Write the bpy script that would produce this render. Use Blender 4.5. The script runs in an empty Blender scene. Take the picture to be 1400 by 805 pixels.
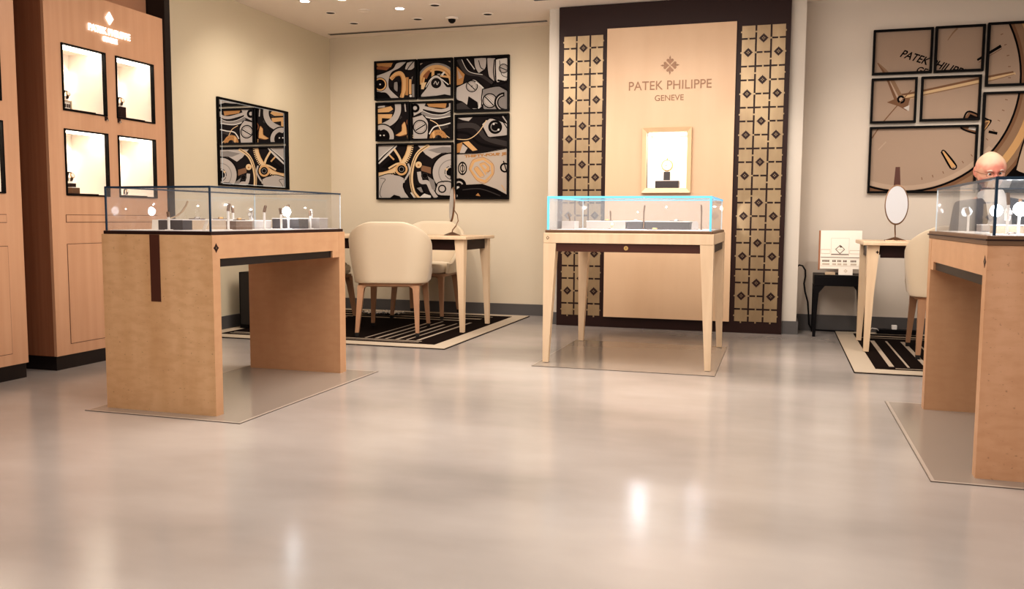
import bpy, bmesh, math, random
from mathutils import Vector, Matrix
PI = math.pi
C = bpy.context.scene.collection
sc = bpy.context.scene

# ------------------------------------------------------------------ materials
M = {}
def new_mat(name):
    m = bpy.data.materials.new(name); m.use_nodes = True
    nt = m.node_tree; b = nt.nodes['Principled BSDF']
    M[name] = m
    return m, nt, b
def setp(b, **k):
    names = dict(col='Base Color', rough='Roughness', metal='Metallic', coat='Coat Weight', coatr='Coat Roughness',
                 spec='Specular IOR Level', em='Emission Color', es='Emission Strength', sheen='Sheen Weight', sss='Subsurface Weight')
    for a, v in k.items():
        if a in ('col', 'em'): v = (*v, 1) if len(v) == 3 else v
        b.inputs[names[a]].default_value = v
def plain(name, col, rough=.5, **k):
    m, nt, b = new_mat(name); setp(b, col=col, rough=rough, **k)
    return m
def noisy(name, c1, c2, scale=(4, 4, 4), rough=.5, detail=4, bump=0, lo=.35, hi=.65, rlo=None, **k):
    m, nt, b = new_mat(name); setp(b, rough=rough, **k)
    tc = nt.nodes.new('ShaderNodeTexCoord'); mp = nt.nodes.new('ShaderNodeMapping'); mp.inputs['Scale'].default_value = scale
    n = nt.nodes.new('ShaderNodeTexNoise'); n.inputs['Scale'].default_value = 1; n.inputs['Detail'].default_value = detail
    r = nt.nodes.new('ShaderNodeValToRGB'); r.color_ramp.elements[0].position = lo; r.color_ramp.elements[1].position = hi
    r.color_ramp.elements[0].color = (*c1, 1); r.color_ramp.elements[1].color = (*c2, 1)
    L = nt.links.new
    L(tc.outputs['Object'], mp.inputs[0]); L(mp.outputs[0], n.inputs['Vector']); L(n.outputs['Fac'], r.inputs[0]); L(r.outputs[0], b.inputs['Base Color'])
    if rlo is not None:
        mr = nt.nodes.new('ShaderNodeMapRange'); mr.inputs[3].default_value = rlo; mr.inputs[4].default_value = rough
        L(n.outputs['Fac'], mr.inputs[0]); L(mr.outputs[0], b.inputs['Roughness'])
    if bump:
        n2 = nt.nodes.new('ShaderNodeTexNoise'); n2.inputs['Scale'].default_value = 6; n2.inputs['Detail'].default_value = 3
        L(mp.outputs[0], n2.inputs['Vector'])
        bp = nt.nodes.new('ShaderNodeBump'); bp.inputs['Strength'].default_value = bump; bp.inputs['Distance'].default_value = .002
        L(n2.outputs['Fac'], bp.inputs['Height']); L(bp.outputs[0], b.inputs['Normal'])
    return m
def figured_wood(name, c1, c2, c3, rough=.35, spec=.4, pores=.5):
    """blond veneer: long soft grain, cross figure and short dark pore flecks"""
    m, nt, b = new_mat(name); setp(b, rough=rough, spec=spec)
    L = nt.links.new
    tc = nt.nodes.new('ShaderNodeTexCoord')
    def noise(scale, detail=3):
        mp = nt.nodes.new('ShaderNodeMapping'); mp.inputs['Scale'].default_value = scale
        n = nt.nodes.new('ShaderNodeTexNoise'); n.inputs['Scale'].default_value = 1; n.inputs['Detail'].default_value = detail
        L(tc.outputs['Object'], mp.inputs[0]); L(mp.outputs[0], n.inputs['Vector']); return n
    n1 = noise((9, 9, 1.6)); n2 = noise((14, 14, 34), 2); n3 = noise((70, 70, 130), 1)
    r = nt.nodes.new('ShaderNodeValToRGB'); r.color_ramp.elements[0].position = .3; r.color_ramp.elements[1].position = .7
    r.color_ramp.elements[0].color = (*c1, 1); r.color_ramp.elements[1].color = (*c2, 1)
    L(n1.outputs['Fac'], r.inputs[0])
    r2 = nt.nodes.new('ShaderNodeValToRGB'); r2.color_ramp.elements[0].position = .42; r2.color_ramp.elements[1].position = .66
    r2.color_ramp.elements[0].color = (0, 0, 0, 1); r2.color_ramp.elements[1].color = (.32, .32, .32, 1)
    L(n2.outputs['Fac'], r2.inputs[0])
    mx = nt.nodes.new('ShaderNodeMix'); mx.data_type = 'RGBA'; mx.inputs[7].default_value = (*c3, 1)
    L(r2.outputs[0], mx.inputs[0]); L(r.outputs[0], mx.inputs[6])
    r3 = nt.nodes.new('ShaderNodeValToRGB'); r3.color_ramp.elements[0].position = .70; r3.color_ramp.elements[1].position = .80
    r3.color_ramp.elements[0].color = (0, 0, 0, 1); r3.color_ramp.elements[1].color = (pores, pores, pores, 1)
    L(n3.outputs['Fac'], r3.inputs[0])
    mx2 = nt.nodes.new('ShaderNodeMix'); mx2.data_type = 'RGBA'; mx2.inputs[7].default_value = tuple(v * .45 for v in c3) + (1,)
    L(r3.outputs[0], mx2.inputs[0]); L(mx.outputs[2], mx2.inputs[6]); L(mx2.outputs[2], b.inputs['Base Color'])
    return m
def emit(name, col, s):
    m, nt, b = new_mat(name); setp(b, col=(0, 0, 0), em=col, es=s, rough=1); return m
def glass(name, tint=(.95, .96, .97), base=.04, haze=.055):
    """clear sheet glass: transparent, with fresnel reflection and a diffuse haze painting in the reflected bright room"""
    m = bpy.data.materials.new(name); m.use_nodes = True; nt = m.node_tree; nt.nodes.clear(); L = nt.links.new
    o = nt.nodes.new('ShaderNodeOutputMaterial'); t = nt.nodes.new('ShaderNodeBsdfTransparent'); t.inputs[0].default_value = (*tint, 1)
    g = nt.nodes.new('ShaderNodeBsdfGlossy'); g.inputs['Roughness'].default_value = .02
    d = nt.nodes.new('ShaderNodeBsdfDiffuse'); d.inputs[0].default_value = (.85, .88, .92, 1)
    f = nt.nodes.new('ShaderNodeFresnel'); f.inputs[0].default_value = 1.5
    mr = nt.nodes.new('ShaderNodeMath'); mr.operation = 'MULTIPLY_ADD'; mr.inputs[1].default_value = .5; mr.inputs[2].default_value = base; mr.use_clamp = True
    a = nt.nodes.new('ShaderNodeMixShader'); bb = nt.nodes.new('ShaderNodeMixShader'); bb.inputs[0].default_value = haze
    L(f.outputs[0], mr.inputs[0]); L(mr.outputs[0], a.inputs[0]); L(t.outputs[0], a.inputs[1]); L(g.outputs[0], a.inputs[2])
    L(a.outputs[0], bb.inputs[1]); L(d.outputs[0], bb.inputs[2]); L(bb.outputs[0], o.inputs[0])
    M[name] = m; return m

noisy('floor', (.29, .262, .243), (.48, .437, .407), (.45, .8, 1), rough=.25, detail=5, rlo=.13, spec=.6, lo=.36, hi=.64)  # broad light and dark noise paints in cloudy reflections
noisy('wall_yellow', (.64, .555, .405), (.67, .58, .43), (1, 1, 1), rough=.85)
noisy('wall_back', (.60, .51, .39), (.63, .54, .42), (1, 1, 1), rough=.85)
noisy('wall_grey', (.60, .53, .455), (.64, .56, .48), (.8, .8, .8), rough=.85)
plain('ceiling', (.88, .79, .71), .9)
plain('column', (.58, .52, .45), .8)
plain('baseboard', (.10, .092, .09), .5)
plain('bulkhead', (.42, .22, .13), .6)
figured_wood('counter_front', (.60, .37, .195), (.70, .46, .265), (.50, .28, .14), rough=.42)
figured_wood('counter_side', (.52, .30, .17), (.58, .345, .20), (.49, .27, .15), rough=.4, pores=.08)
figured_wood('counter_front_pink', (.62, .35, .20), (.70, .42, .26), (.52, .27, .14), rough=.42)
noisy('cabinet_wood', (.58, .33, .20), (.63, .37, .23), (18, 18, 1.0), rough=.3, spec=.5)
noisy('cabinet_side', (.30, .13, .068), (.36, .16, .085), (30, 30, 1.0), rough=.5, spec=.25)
plain('dark_brown', (.026, .010, .008), .45, spec=.25)
plain('brown_inlay', (.075, .022, .012), .45)
plain('plinth', (.010, .006, .006), .35)
noisy('cream_wood', (.70, .52, .35), (.77, .59, .41), (20, 20, 2), rough=.4)
noisy('panel_beige', (.61, .415, .265), (.64, .445, .29), (6, 6, 1), rough=.5)
noisy('gold_plate', (.27, .19, .11), (.35, .255, .15), (7, 7, 3), rough=.36, metal=.45)
plain('bronze_letter', (.20, .10, .05), .4, metal=.3)
plain('vitrine_frame', (.72, .52, .32), .35)
plain('niche_white', (.90, .80, .70), .6)
plain('niche_lining', (.92, .84, .76), .6)
emit('niche_light', (1, .90, .76), 6)
emit('sign_white', (1, .93, .85), 1.6)
emit('led', (.85, .93, 1), 25)
emit('downlight', (1, .95, .88), 12)
plain('black_frame', (.004, .003, .003), .6, spec=.12)
plain('black', (.006, .005, .006), .45, spec=.15)
plain('black_mouth', (.02, .016, .014), .6)
plain('leather', (.64, .525, .385), .5, sheen=.2)
plain('leather_seat', (.82, .71, .56), .5)
noisy('chair_wood', (.38, .21, .12), (.44, .25, .145), (12, 12, 3), rough=.4)
plain('rubber', (.012, .01, .01), .6)
plain('rug_cream', (.45, .375, .29), .95)
plain('rug_dark', (.010, .005, .004), .95, spec=.08)
plain('rug_stripe', (.40, .33, .26), .95)
plain('mat', (.30, .26, .225), .14, spec=.6)
plain('mat_rim', (.46, .40, .35), .2)
plain('mat_edge', (.14, .11, .09), .3)
plain('edge_navy', (.012, .028, .05), .3, em=(.05, .12, .2), es=.06, spec=.3)  # faint emission put into the glass edge, not a lamp
plain('edge_sky', (.12, .42, .62), .2, em=(.12, .48, .75), es=.55)  # blue glow put into the glass edge, not a lamp
plain('edge_clear', (.65, .72, .76), .2)
plain('riser_dark', (.045, .037, .040), .5)
plain('riser_tan', (.55, .42, .30), .45)
plain('riser_grey', (.42, .37, .34), .5)
plain('riser_top', (.93, .88, .84), .5)
plain('bronze', (.22, .13, .08), .35, metal=.7)
plain('white_plastic', (.88, .84, .80), .4)
plain('steel', (.62, .60, .58), .2, metal=.9)
plain('gold', (.75, .48, .2), .25, metal=.9)
plain('watch_leather', (.05, .025, .02), .5)
plain('dial', (.85, .82, .76), .3)
plain('tan_leather', (.50, .37, .25), .5)
plain('paper', (.88, .80, .70), .7)
plain('paper_shade', (.55, .45, .36), .8)
plain('paper_ink', (.12, .08, .06), .8)
m = plain('mirror', (.92, .92, .92), .0, metal=1.0)
plain('mirror_pale', (.62, .62, .64), .35, metal=.2)
glass('glass_case'); glass('glass_reflect_haze', haze=.13); glass('glass_thin', (.97, .97, .97), .02, .005)  # second glass: stronger white haze paints in the reflection of the bright room
# picture print colours
ART = dict(K=(.005, .003, .003), N=(.014, .010, .010), D=(.048, .040, .038), G=(.24, .215, .20), L=(.44, .39, .355), W=(.62, .57, .52),
           O=(.42, .215, .085), P=(.60, .36, .17), Q=(.25, .10, .045), Y=(.66, .47, .28), T=(.42, .31, .235), S=(.50, .375, .285), U=(.47, .40, .34), R=(.30, .19, .12), V=(.22, .12, .07))
for k, c in ART.items(): plain('print_' + k, tuple(v * .82 for v in c), .55, spec=.06)

# ------------------------------------------------------------------ mesh helpers
class MB:
    def __init__(s): s.v = []; s.f = []; s.m = []; s.mats = []
    def mi(s, name):
        if name not in s.mats: s.mats.append(name)
        return s.mats.index(name)
    def add(s, vs, fs, mat):
        o = len(s.v); s.v += [tuple(v) for v in vs]; k = s.mi(mat)
        for f in fs: s.f.append(tuple(o + i for i in f)); s.m.append(k)
        return s
    def box(s, x0, x1, y0, y1, z0, z1, mat, T=None):
        vs = [Vector((x, y, z)) for z in (z0, z1) for x, y in ((x0, y0), (x1, y0), (x1, y1), (x0, y1))]
        if T: vs = [T @ v for v in vs]
        return s.add(vs, [(3, 2, 1, 0), (4, 5, 6, 7), (0, 1, 5, 4), (1, 2, 6, 5), (2, 3, 7, 6), (3, 0, 4, 7)], mat)
    def taper(s, a, b, wa, wb, mat):
        """square post from a to b, side wa at a and wb at b"""
        vs = []
        for c, w in ((a, wa), (b, wb)):
            wx, wy = (w if isinstance(w, tuple) else (w, w))
            vs += [(c[0] + dx * wx / 2, c[1] + dy * wy / 2, c[2]) for dx, dy in ((-1, -1), (1, -1), (1, 1), (-1, 1))]
        return s.add(vs, [(3, 2, 1, 0), (4, 5, 6, 7), (0, 1, 5, 4), (1, 2, 6, 5), (2, 3, 7, 6), (3, 0, 4, 7)], mat)
    def tube(s, pts, r, mat, n=8, closed=False):
        pts = [Vector(p) for p in pts]; rs = r if isinstance(r, (list, tuple)) else [r] * len(pts)
        vs = []; N = len(pts); up = Vector((0, 0, 1))
        for i, p in enumerate(pts):
            if closed: t = pts[(i + 1) % N] - pts[i - 1]
            else: t = pts[min(i + 1, N - 1)] - pts[max(i - 1, 0)]
            t.normalize(); u = up if abs(t.z) < .95 else Vector((1, 0, 0))
            a = t.cross(u).normalized(); b = t.cross(a)
            for k in range(n):
                w = 2 * PI * k / n; vs.append(p + (a * math.cos(w) + b * math.sin(w)) * rs[i])
        fs = []
        for i in range(N if closed else N - 1):
            j = (i + 1) % N
            for k in range(n): fs.append((i * n + k, i * n + (k + 1) % n, j * n + (k + 1) % n, j * n + k))
        if not closed: fs += [tuple(range(n))[::-1], tuple(range((N - 1) * n, N * n))]
        return s.add(vs, fs, mat)
    def lathe(s, prof, mat, n=24, c=(0, 0, 0), T=None):
        vs = []; 
        for r, z in prof:
            for k in range(n):
                w = 2 * PI * k / n; v = Vector((c[0] + r * math.cos(w), c[1] + r * math.sin(w), c[2] + z)); vs.append(T @ v if T else v)
        fs = []
        for i in range(len(prof) - 1):
            for k in range(n): fs.append((i * n + k, i * n + (k + 1) % n, (i + 1) * n + (k + 1) % n, (i + 1) * n + k))
        fs += [tuple(range(n))[::-1], tuple(range((len(prof) - 1) * n, len(prof) * n))]
        return s.add(vs, fs, mat)
    def prism(s, poly, T, d, mat):
        """2-D polygon extruded by d along local z of T"""
        n = len(poly); vs = [T @ Vector((x, y, 0)) for x, y in poly] + [T @ Vector((x, y, d)) for x, y in poly]
        fs = [tuple(range(n))[::-1], tuple(range(n, 2 * n))] + [(i, (i + 1) % n, n + (i + 1) % n, n + i) for i in range(n)]
        return s.add(vs, fs, mat)
    def loft(s, rings, mat, cap=True):
        n = len(rings[0]); vs = [v for r in rings for v in r]; fs = []
        for i in range(len(rings) - 1):
            for k in range(n): fs.append((i * n + k, i * n + (k + 1) % n, (i + 1) * n + (k + 1) % n, (i + 1) * n + k))
        if cap: fs += [tuple(range(n))[::-1], tuple(range((len(rings) - 1) * n, len(rings) * n))]
        return s.add(vs, fs, mat)
    def build(s, name, parent=None, smooth=False, bevel=0, loc=None, recalc=True):
        me = bpy.data.meshes.new(name); me.from_pydata(s.v, [], s.f)
        for k in s.mats: me.materials.append(M[k])
        for p, k in zip(me.polygons, s.m): p.material_index = k; p.use_smooth = smooth
        if recalc:
            bm = bmesh.new(); bm.from_mesh(me); bmesh.ops.recalc_face_normals(bm, faces=bm.faces); bm.to_mesh(me); bm.free()
        o = bpy.data.objects.new(name, me); C.objects.link(o)
        if parent: o.parent = parent
        if loc: o.location = loc
        if bevel:
            b = o.modifiers.new('Bevel', 'BEVEL'); b.width = bevel; b.segments = 2; b.limit_method = 'ANGLE'
        return o
def tag(o, label=None, cat=None, group=None, kind=None):
    if label: o['label'] = label
    if cat: o['category'] = cat
    if group: o['group'] = group
    if kind: o['kind'] = kind
    return o
def thing(name, label, cat, loc=(0, 0, 0), rz=0, group=None):
    o = bpy.data.objects.new(name, None); C.objects.link(o); o.empty_display_size = .1
    o.location = loc; o.rotation_euler = (0, 0, rz)
    return tag(o, label, cat, group)
def kids(o): return [c for c in bpy.data.objects if c.parent == o]
def dup(o, loc=None, rz=None, label=None, parent=None):
    c = o.copy(); C.objects.link(c)
    if parent: c.parent = parent
    if loc is not None: c.location = loc
    if rz is not None: c.rotation_euler = (0, 0, rz)
    if label: c['label'] = label
    for k in kids(o): dup(k, parent=c)
    return c
def struct(o, label=None): o['kind'] = 'structure'; 
def Tr(x, y, z, rx=0, ry=0, rz=0):
    return Matrix.Translation((x, y, z)) @ Matrix.Rotation(rz, 4, 'Z') @ Matrix.Rotation(ry, 4, 'Y') @ Matrix.Rotation(rx, 4, 'X')
def wallT(x, y, z):      # local x -> +X, local y -> +Z, local z -> -Y (towards the room) : for things on the back wall
    return Matrix(((1, 0, 0, x), (0, 0, -1, y), (0, 1, 0, z), (0, 0, 0, 1)))
def sideT(x, y, z):      # on a wall facing +X : local x -> +Y, local y -> +Z, local z -> +X
    return Matrix(((0, 0, 1, x), (1, 0, 0, y), (0, 1, 0, z), (0, 0, 0, 1)))
def sheet(mb, a0, a1, b0, b1, holes, mat, depth, T):
    """flat board a0..a1 x b0..b1 with rectangular holes, thickness depth, in T's plane"""
    xs = sorted({a0, a1, *[h[0] for h in holes], *[h[1] for h in holes]}); ys = sorted({b0, b1, *[h[2] for h in holes], *[h[3] for h in holes]})
    def solid(i, j):
        if not (0 <= i < len(xs) - 1 and 0 <= j < len(ys) - 1): return False
        cx, cy = (xs[i] + xs[i + 1]) / 2, (ys[j] + ys[j + 1]) / 2
        return not any(h[0] < cx < h[1] and h[2] < cy < h[3] for h in holes)
    for i in range(len(xs) - 1):
        for j in range(len(ys) - 1):
            if not solid(i, j): continue
            x0, x1, y0, y1 = xs[i], xs[i + 1], ys[j], ys[j + 1]
            q = [Vector(p) for p in ((x0, y0, 0), (x1, y0, 0), (x1, y1, 0), (x0, y1, 0), (x0, y0, depth), (x1, y0, depth), (x1, y1, depth), (x0, y1, depth))]
            fs = [(3, 2, 1, 0), (4, 5, 6, 7)]
            if not solid(i, j - 1): fs.append((0, 1, 5, 4))
            if not solid(i + 1, j): fs.append((1, 2, 6, 5))
            if not solid(i, j + 1): fs.append((2, 3, 7, 6))
            if not solid(i - 1, j): fs.append((3, 0, 4, 7))
            mb.add([T @ p for p in q], fs, mat)
def text_mesh(name, body, T, size, width, mat, parent, depth=.004, bold=0.0):
    cu = bpy.data.curves.new(name, 'FONT'); cu.body = body; cu.size = size; cu.align_x = 'CENTER'; cu.align_y = 'BOTTOM_BASELINE'; cu.offset = bold
    cu.extrude = depth / 2
    o = bpy.data.objects.new(name + '_tmp', cu); C.objects.link(o); bpy.context.view_layer.update()
    dg = bpy.context.evaluated_depsgraph_get(); me = bpy.data.meshes.new_from_object(o.evaluated_get(dg)); bpy.data.objects.remove(o)
    xs = [v.co.x for v in me.vertices]; ys = [v.co.y for v in me.vertices]; w = max(xs) - min(xs); cx = (max(xs) + min(xs)) / 2
    k = width / w; hy = size / (max(ys) - min(ys))
    for v in me.vertices: v.co = T @ Vector(((v.co.x - cx) * k, v.co.y * hy, v.co.z + depth / 2))
    me.materials.clear(); me.materials.append(M[mat]); me.name = name
    o = bpy.data.objects.new(name, me); C.objects.link(o)
    if parent: o.parent = parent
    return o
def petals():
    """one arm of the cross emblem, pointing +y, unit size: list of polygons"""
    heart = [(0, .06), (.14, .26), (.35, .45), (.38, .56), (.30, .66), (.17, .66), (.06, .60), (0, .50), (-.06, .60), (-.17, .66), (-.30, .66), (-.38, .56), (-.35, .45), (-.14, .26)]
    tip = [(-.03, .56), (.03, .56), (.09, .76), (0, 1.0), (-.09, .76)]
    return [heart, tip]
def emblem(mb, T, r, mat, d=.004, hollow=None):
    for q in range(4):
        R = Matrix.Rotation(q * PI / 2, 4, 'Z')
        for pl in petals():
            mb.prism([(x * r, y * r) for x, y in pl], T @ R, d, mat)
        if hollow:
            c = [(x * r * .5, (y * .5 + .22) * r) for x, y in petals()[0]]
            mb.prism(c, T @ R @ Matrix.Translation((0, 0, d)), .0006, hollow)

# ------------------------------------------------------------------ the room
CEIL = 2.68
def S(name, mb, **k):
    o = mb.build(name, **k); o['kind'] = 'structure'; return o
S('floor', MB().box(-6.5, 6.5, -4, 8.2, -.1, 0, 'floor'))
S('ceiling', MB().box(-6.5, 6.5, -4, 8.2, CEIL, CEIL + .1, 'ceiling'))
S('wall_left', MB().box(-4.5, -4.34, 5.14, 8.05, 0, CEIL, 'wall_yellow'))
S('wall_alcove', MB().box(-4.75, -4.62, -4, 5.14, 0, CEIL, 'bulkhead').box(-4.62, -4.2, -4, 5.08, 2.27, CEIL, 'bulkhead'))
S('trim_1', MB().box(-4.62, -4.055, 5.085, 5.14, 0, CEIL, 'plinth'))
S('wall_back', MB().box(-4.5, -1.9, 7.88, 8.05, 0, CEIL, 'wall_back'))
S('wall_right', MB().box(.12, 6.5, 7.6, 8.05, 0, CEIL, 'wall_grey'))
S('wall_centre', MB().box(-1.93, -1.30, 7.30, 7.95, 0, CEIL, 'column').box(-.52, .14, 7.30, 7.95, 0, CEIL, 'column').box(-1.30, -.52, 7.55, 7.95, 0, CEIL, 'column'))
S('baseboard_back', MB().box(-4.34, -1.93, 7.862, 7.88, 0, .105, 'baseboard'))
S('baseboard_left', MB().box(-4.34, -4.322, 5.14, 7.862, 0, .105, 'baseboard'))
S('baseboard_right', MB().box(.14, 6.5, 7.582, 7.6, 0, .135, 'baseboard'))
S('baseboard_centre', MB().box(.03, .155, 7.285, 7.30, 0, .105, 'baseboard').box(.14, .155, 7.30, 7.582, 0, .105, 'baseboard').box(-1.945, -1.835, 7.285, 7.3, 0, .105, 'baseboard'))
# ceiling slots
for i, (x0, x1, y) in enumerate(((-4.24, -2.06, 7.69), (.28, 2.6, 7.50), (-1.97, -.2, 6.94))):
    b = MB().box(x0, x1, y - .022, y + .022, CEIL - .004, CEIL - .0005, 'black')
    b.box(x0, x1, y - .026, y - .022, CEIL - .006, CEIL - .0005, 'steel').box(x0, x1, y + .022, y + .026, CEIL - .006, CEIL - .0005, 'steel')
    o = b.build('ceiling_vent')
    tag(o, ['long dark slot vent in the ceiling above the watch movement pictures', 'dark slot vent in the ceiling above the watch dial pictures', 'short end of a dark slot vent beside the top of the dark portal'][i], 'air vent', 'slot vents in the ceiling')
# downlights : (x, y, kind)
DL = [(-3.785, 6.469, 'lit'), (-3.461, 6.489, 'lit'), (-3.14, 6.912, 'lit'), (-3.785, 6.895, 'off'), (-3.463, 6.897, 'pale'), (-3.78, 7.32, 'off'),
      (-2.811, 6.891, 'off'), (-3.152, 7.322, 'off'), (-2.489, 7.311, 'off')]
DLL = ['lit white downlight in the row farthest from the back wall, first of two', 'lit white downlight in the row farthest from the back wall, second of two',
       'lit white downlight in the middle row of ceiling fittings', 'unlit dark downlight in the middle row next to the side wall', 'pale shallow downlight in the middle row, between dark and lit ones',
       'dark downlight in the corner, nearest both walls', 'dark downlight at the far end of the middle row', 'dark downlight in the back row between corner one and smoke detector', 'dark downlight in the back row past the smoke detector']
def downlight(x, y, kind, label):
    t = thing('downlight', label, 'downlight', (x, y, CEIL), 0, 'recessed ceiling downlights')
    ring = {'lit': 'ceiling', 'off': 'ceiling', 'pale': 'ceiling'}[kind]
    MB().lathe([(.052, -.0005), (.052, -.004), (.043, -.007), (.036, -.004), (.036, -.001)], ring, 24).build('trim_ring', t, smooth=True)
    MB().lathe([(.036, -.0015), (.036, -.0035), (.001, -.0035)], {'lit': 'downlight', 'off': 'black', 'pale': 'niche_white'}[kind], 24).build('lens', t)
    if kind != 'off':
        pass
for a, lb in zip(DL, DLL): downlight(*a, lb)
t = thing('smoke_detector', 'small domed detector on the ceiling above the wall pictures', 'smoke detector', (-2.842, 7.365, CEIL))
MB().lathe([(.06, -.0005), (.06, -.008), (.045, -.014), (.035, -.014)], 'ceiling', 24).build('base', t, smooth=True)
MB().lathe([(.034, -.014), (.030, -.032), (.016, -.045), (.001, -.048)], 'black', 20).build('dome', t, smooth=True)

# ------------------------------------------------------------------ cabinets on the side wall
CX = -4.07
def watch(name_label, loc, rz=0, band='watch_leather', kind='tall', case='gold', s=1.0, group=None, stand='riser_top'):
    t = thing('wristwatch', name_label, 'watch', loc, rz, group)
    if kind == 'tall':       # strap looped over an inclined C-shaped holder
        pts = [(0, .018 * math.cos(a) * s, (.036 + .030 * math.sin(a)) * s) for a in [PI * 2 * i / 20 for i in range(20)]]
        b = MB()
        for i in range(20):
            p, q = Vector(pts[i]), Vector(pts[(i + 1) % 20]); n = Vector((0, p.y, p.z - .036 * s)).normalized() * .003
            n2 = Vector((0, q.y, q.z - .036 * s)).normalized() * .003; w = .009 * s
            b.add([p + Vector((-w, 0, 0)), p + Vector((w, 0, 0)), q + Vector((w, 0, 0)), q + Vector((-w, 0, 0)), p + n + Vector((-w, 0, 0)), p + n + Vector((w, 0, 0)), q + n + Vector((w, 0, 0)), q + n + Vector((-w, 0, 0))],
                  [(0, 1, 2, 3), (4, 5, 6, 7), (0, 3, 7, 4), (1, 2, 6, 5)], band)
        b.build('strap', t)
        T = Tr(0, -.020 * s, .044 * s, PI / 2 - .25)
        MB().lathe([(.016 * s, -.002), (.0175 * s, .001), (.0165 * s, .005), (.001, .005)], case, 20, T=T).build('watch_case', t, smooth=False)
        MB().lathe([(.013 * s, .0052), (.001, .0056)], 'dial', 20, T=T).build('dial', t)
        MB().box(-.010 * s, .010 * s, -.013 * s, .016 * s, 0, .008, stand).box(-.005 * s, .005 * s, -.004, .004, .008, .03 * s, stand).build('holder', t)
    else:                    # lying flat on its strap
        b = MB(); b.box(-.05 * s, .05 * s, -.009 * s, .009 * s, 0, .004, band); b.build('strap', t, bevel=.002)
        MB().lathe([(.017 * s, .003), (.018 * s, .008), (.016 * s, .012), (.001, .012)], case, 20).build('watch_case', t)
        MB().lathe([(.0135 * s, .0122), (.001, .0126)], 'dial', 20).build('dial', t)
    return t
WZ = ((1.54, 1.928), (1.04, 1.43))
def cabinet(y0, label, logo):
    t = thing('display_cabinet', label, 'cabinet', (CX, y0, 0))
    W = 1.01; D = .5
    wins = [(.118, .465), (.555, .902)]
    holes = [(a, b, z0, z1) for a, b in wins for z0, z1 in WZ]
    b = MB(); sheet(b, 0, W, .085, 2.255, holes, 'cabinet_wood', .02, sideT(-.02, 0, 0)); b.build('front_panel', t)
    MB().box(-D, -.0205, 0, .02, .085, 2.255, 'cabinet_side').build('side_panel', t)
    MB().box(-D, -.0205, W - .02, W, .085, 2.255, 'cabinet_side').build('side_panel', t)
    MB().box(-D, -.0205, .02, W - .02, 2.235, 2.255, 'cabinet_wood').build('top_panel', t)
    MB().box(-D, -.012, .006, W - .006, 0, .084, 'plinth').build('plinth', t)
    for (a, bb) in wins:
        for (z0, z1) in WZ:
            f = MB(); e = .006
            sheet(f, a - .002, bb + .002, z0 - .002, z1 + .002, [(a + e, bb - e, z0 + e, z1 - e)], 'black_frame', .026, sideT(-.018, 0, 0))
            fo = f.build('window_frame', t)
            n = MB(); d = .26
            n.box(-.021 - d - .01, -.021 - d, a, bb, z0, z1, 'niche_lining')
            n.box(-.021 - d, -.021, a - .008, a, z0, z1, 'niche_lining').box(-.021 - d, -.021, bb, bb + .008, z0, z1, 'niche_lining')
            n.box(-.021 - d, -.021, a, bb, z1, z1 + .008, 'niche_lining').box(-.021 - d, -.021, a, bb, z0 - .008, z0, 'niche_lining')
            no = n.build('niche', t)
            MB().box(-.10, -.03, a + .012, bb - .012, z1 - .012, z1 - .0005, 'niche_light').build('light_strip', no)
            s_ = MB().box(-.16, -.002, a + .010, a + .26, z0 + .0005, z0 + .012, 'dark_brown').build('tray', no)
            for yy in (a + .10, bb - .09):
                li = bpy.data.lights.new('niche_spot', 'SPOT'); li.energy = 2.8; li.color = (1, .84, .66); li.spot_size = math.radians(62); li.spot_blend = .5; li.shadow_soft_size = .008
                lo = bpy.data.objects.new('niche_spot', li); C.objects.link(lo); lo.location = (CX - .10, y0 + yy, z1 - .02)
                lo.rotation_euler = (0, math.radians(52), 0)
    # locks at the inner lower corners of the upper windows
    for yy in (.458, .568):
        lk = MB().box(-.0, .008, yy - .010, yy + .010, 1.512, 1.536, 'dark_brown'); lk.lathe([(.007, 0), (.007, .012), (.001, .012)], 'steel', 10, T=Tr(.004, yy, 1.515, PI / 2 * 0, PI / 2)); lk.build('lock', t)
    # drawer and doors, thin proud fronts with a fine dark joint
    def front(nm, a, bb, z0, z1):
        g = MB(); sheet(g, a, bb, z0, z1, [(a + .003, bb - .003, z0 + .003, z1 - .003)], 'brown_inlay', .0008, sideT(0.0002, 0, 0)); g.box(.0003, .003, a + .003, bb - .003, z0 + .003, z1 - .003, 'cabinet_wood')
        return g.build(nm, t)
    front('drawer', .106, .905, .877, .924)
    front('door', .106, .503, .148, .750); front('door', .507, .905, .148, .750)
    if logo:
        s_ = MB().prism([(-.032, 0), (0, -.040), (.032, 0), (0, .040)], sideT(.004, .510, 2.150), .006, 'sign_white')
        s_.build('sign_emblem', t)
        text_mesh('sign_lettering', 'PATEK PHILIPPE', sideT(.004, .510, 2.046), .042, .355, 'sign_white', t, .006, .001)
        text_mesh('sign_lettering', 'GENEVE', sideT(.004, .510, 2.002), .032, .125, 'sign_white', t, .006, .001)
    return t
cabinet(4.07, 'tall tan display cabinet with lit logo sign and four glowing watch windows', True)
cabinet(2.855, 'tall tan display cabinet cut off by the edge of the photo, without visible sign', False)
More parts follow.
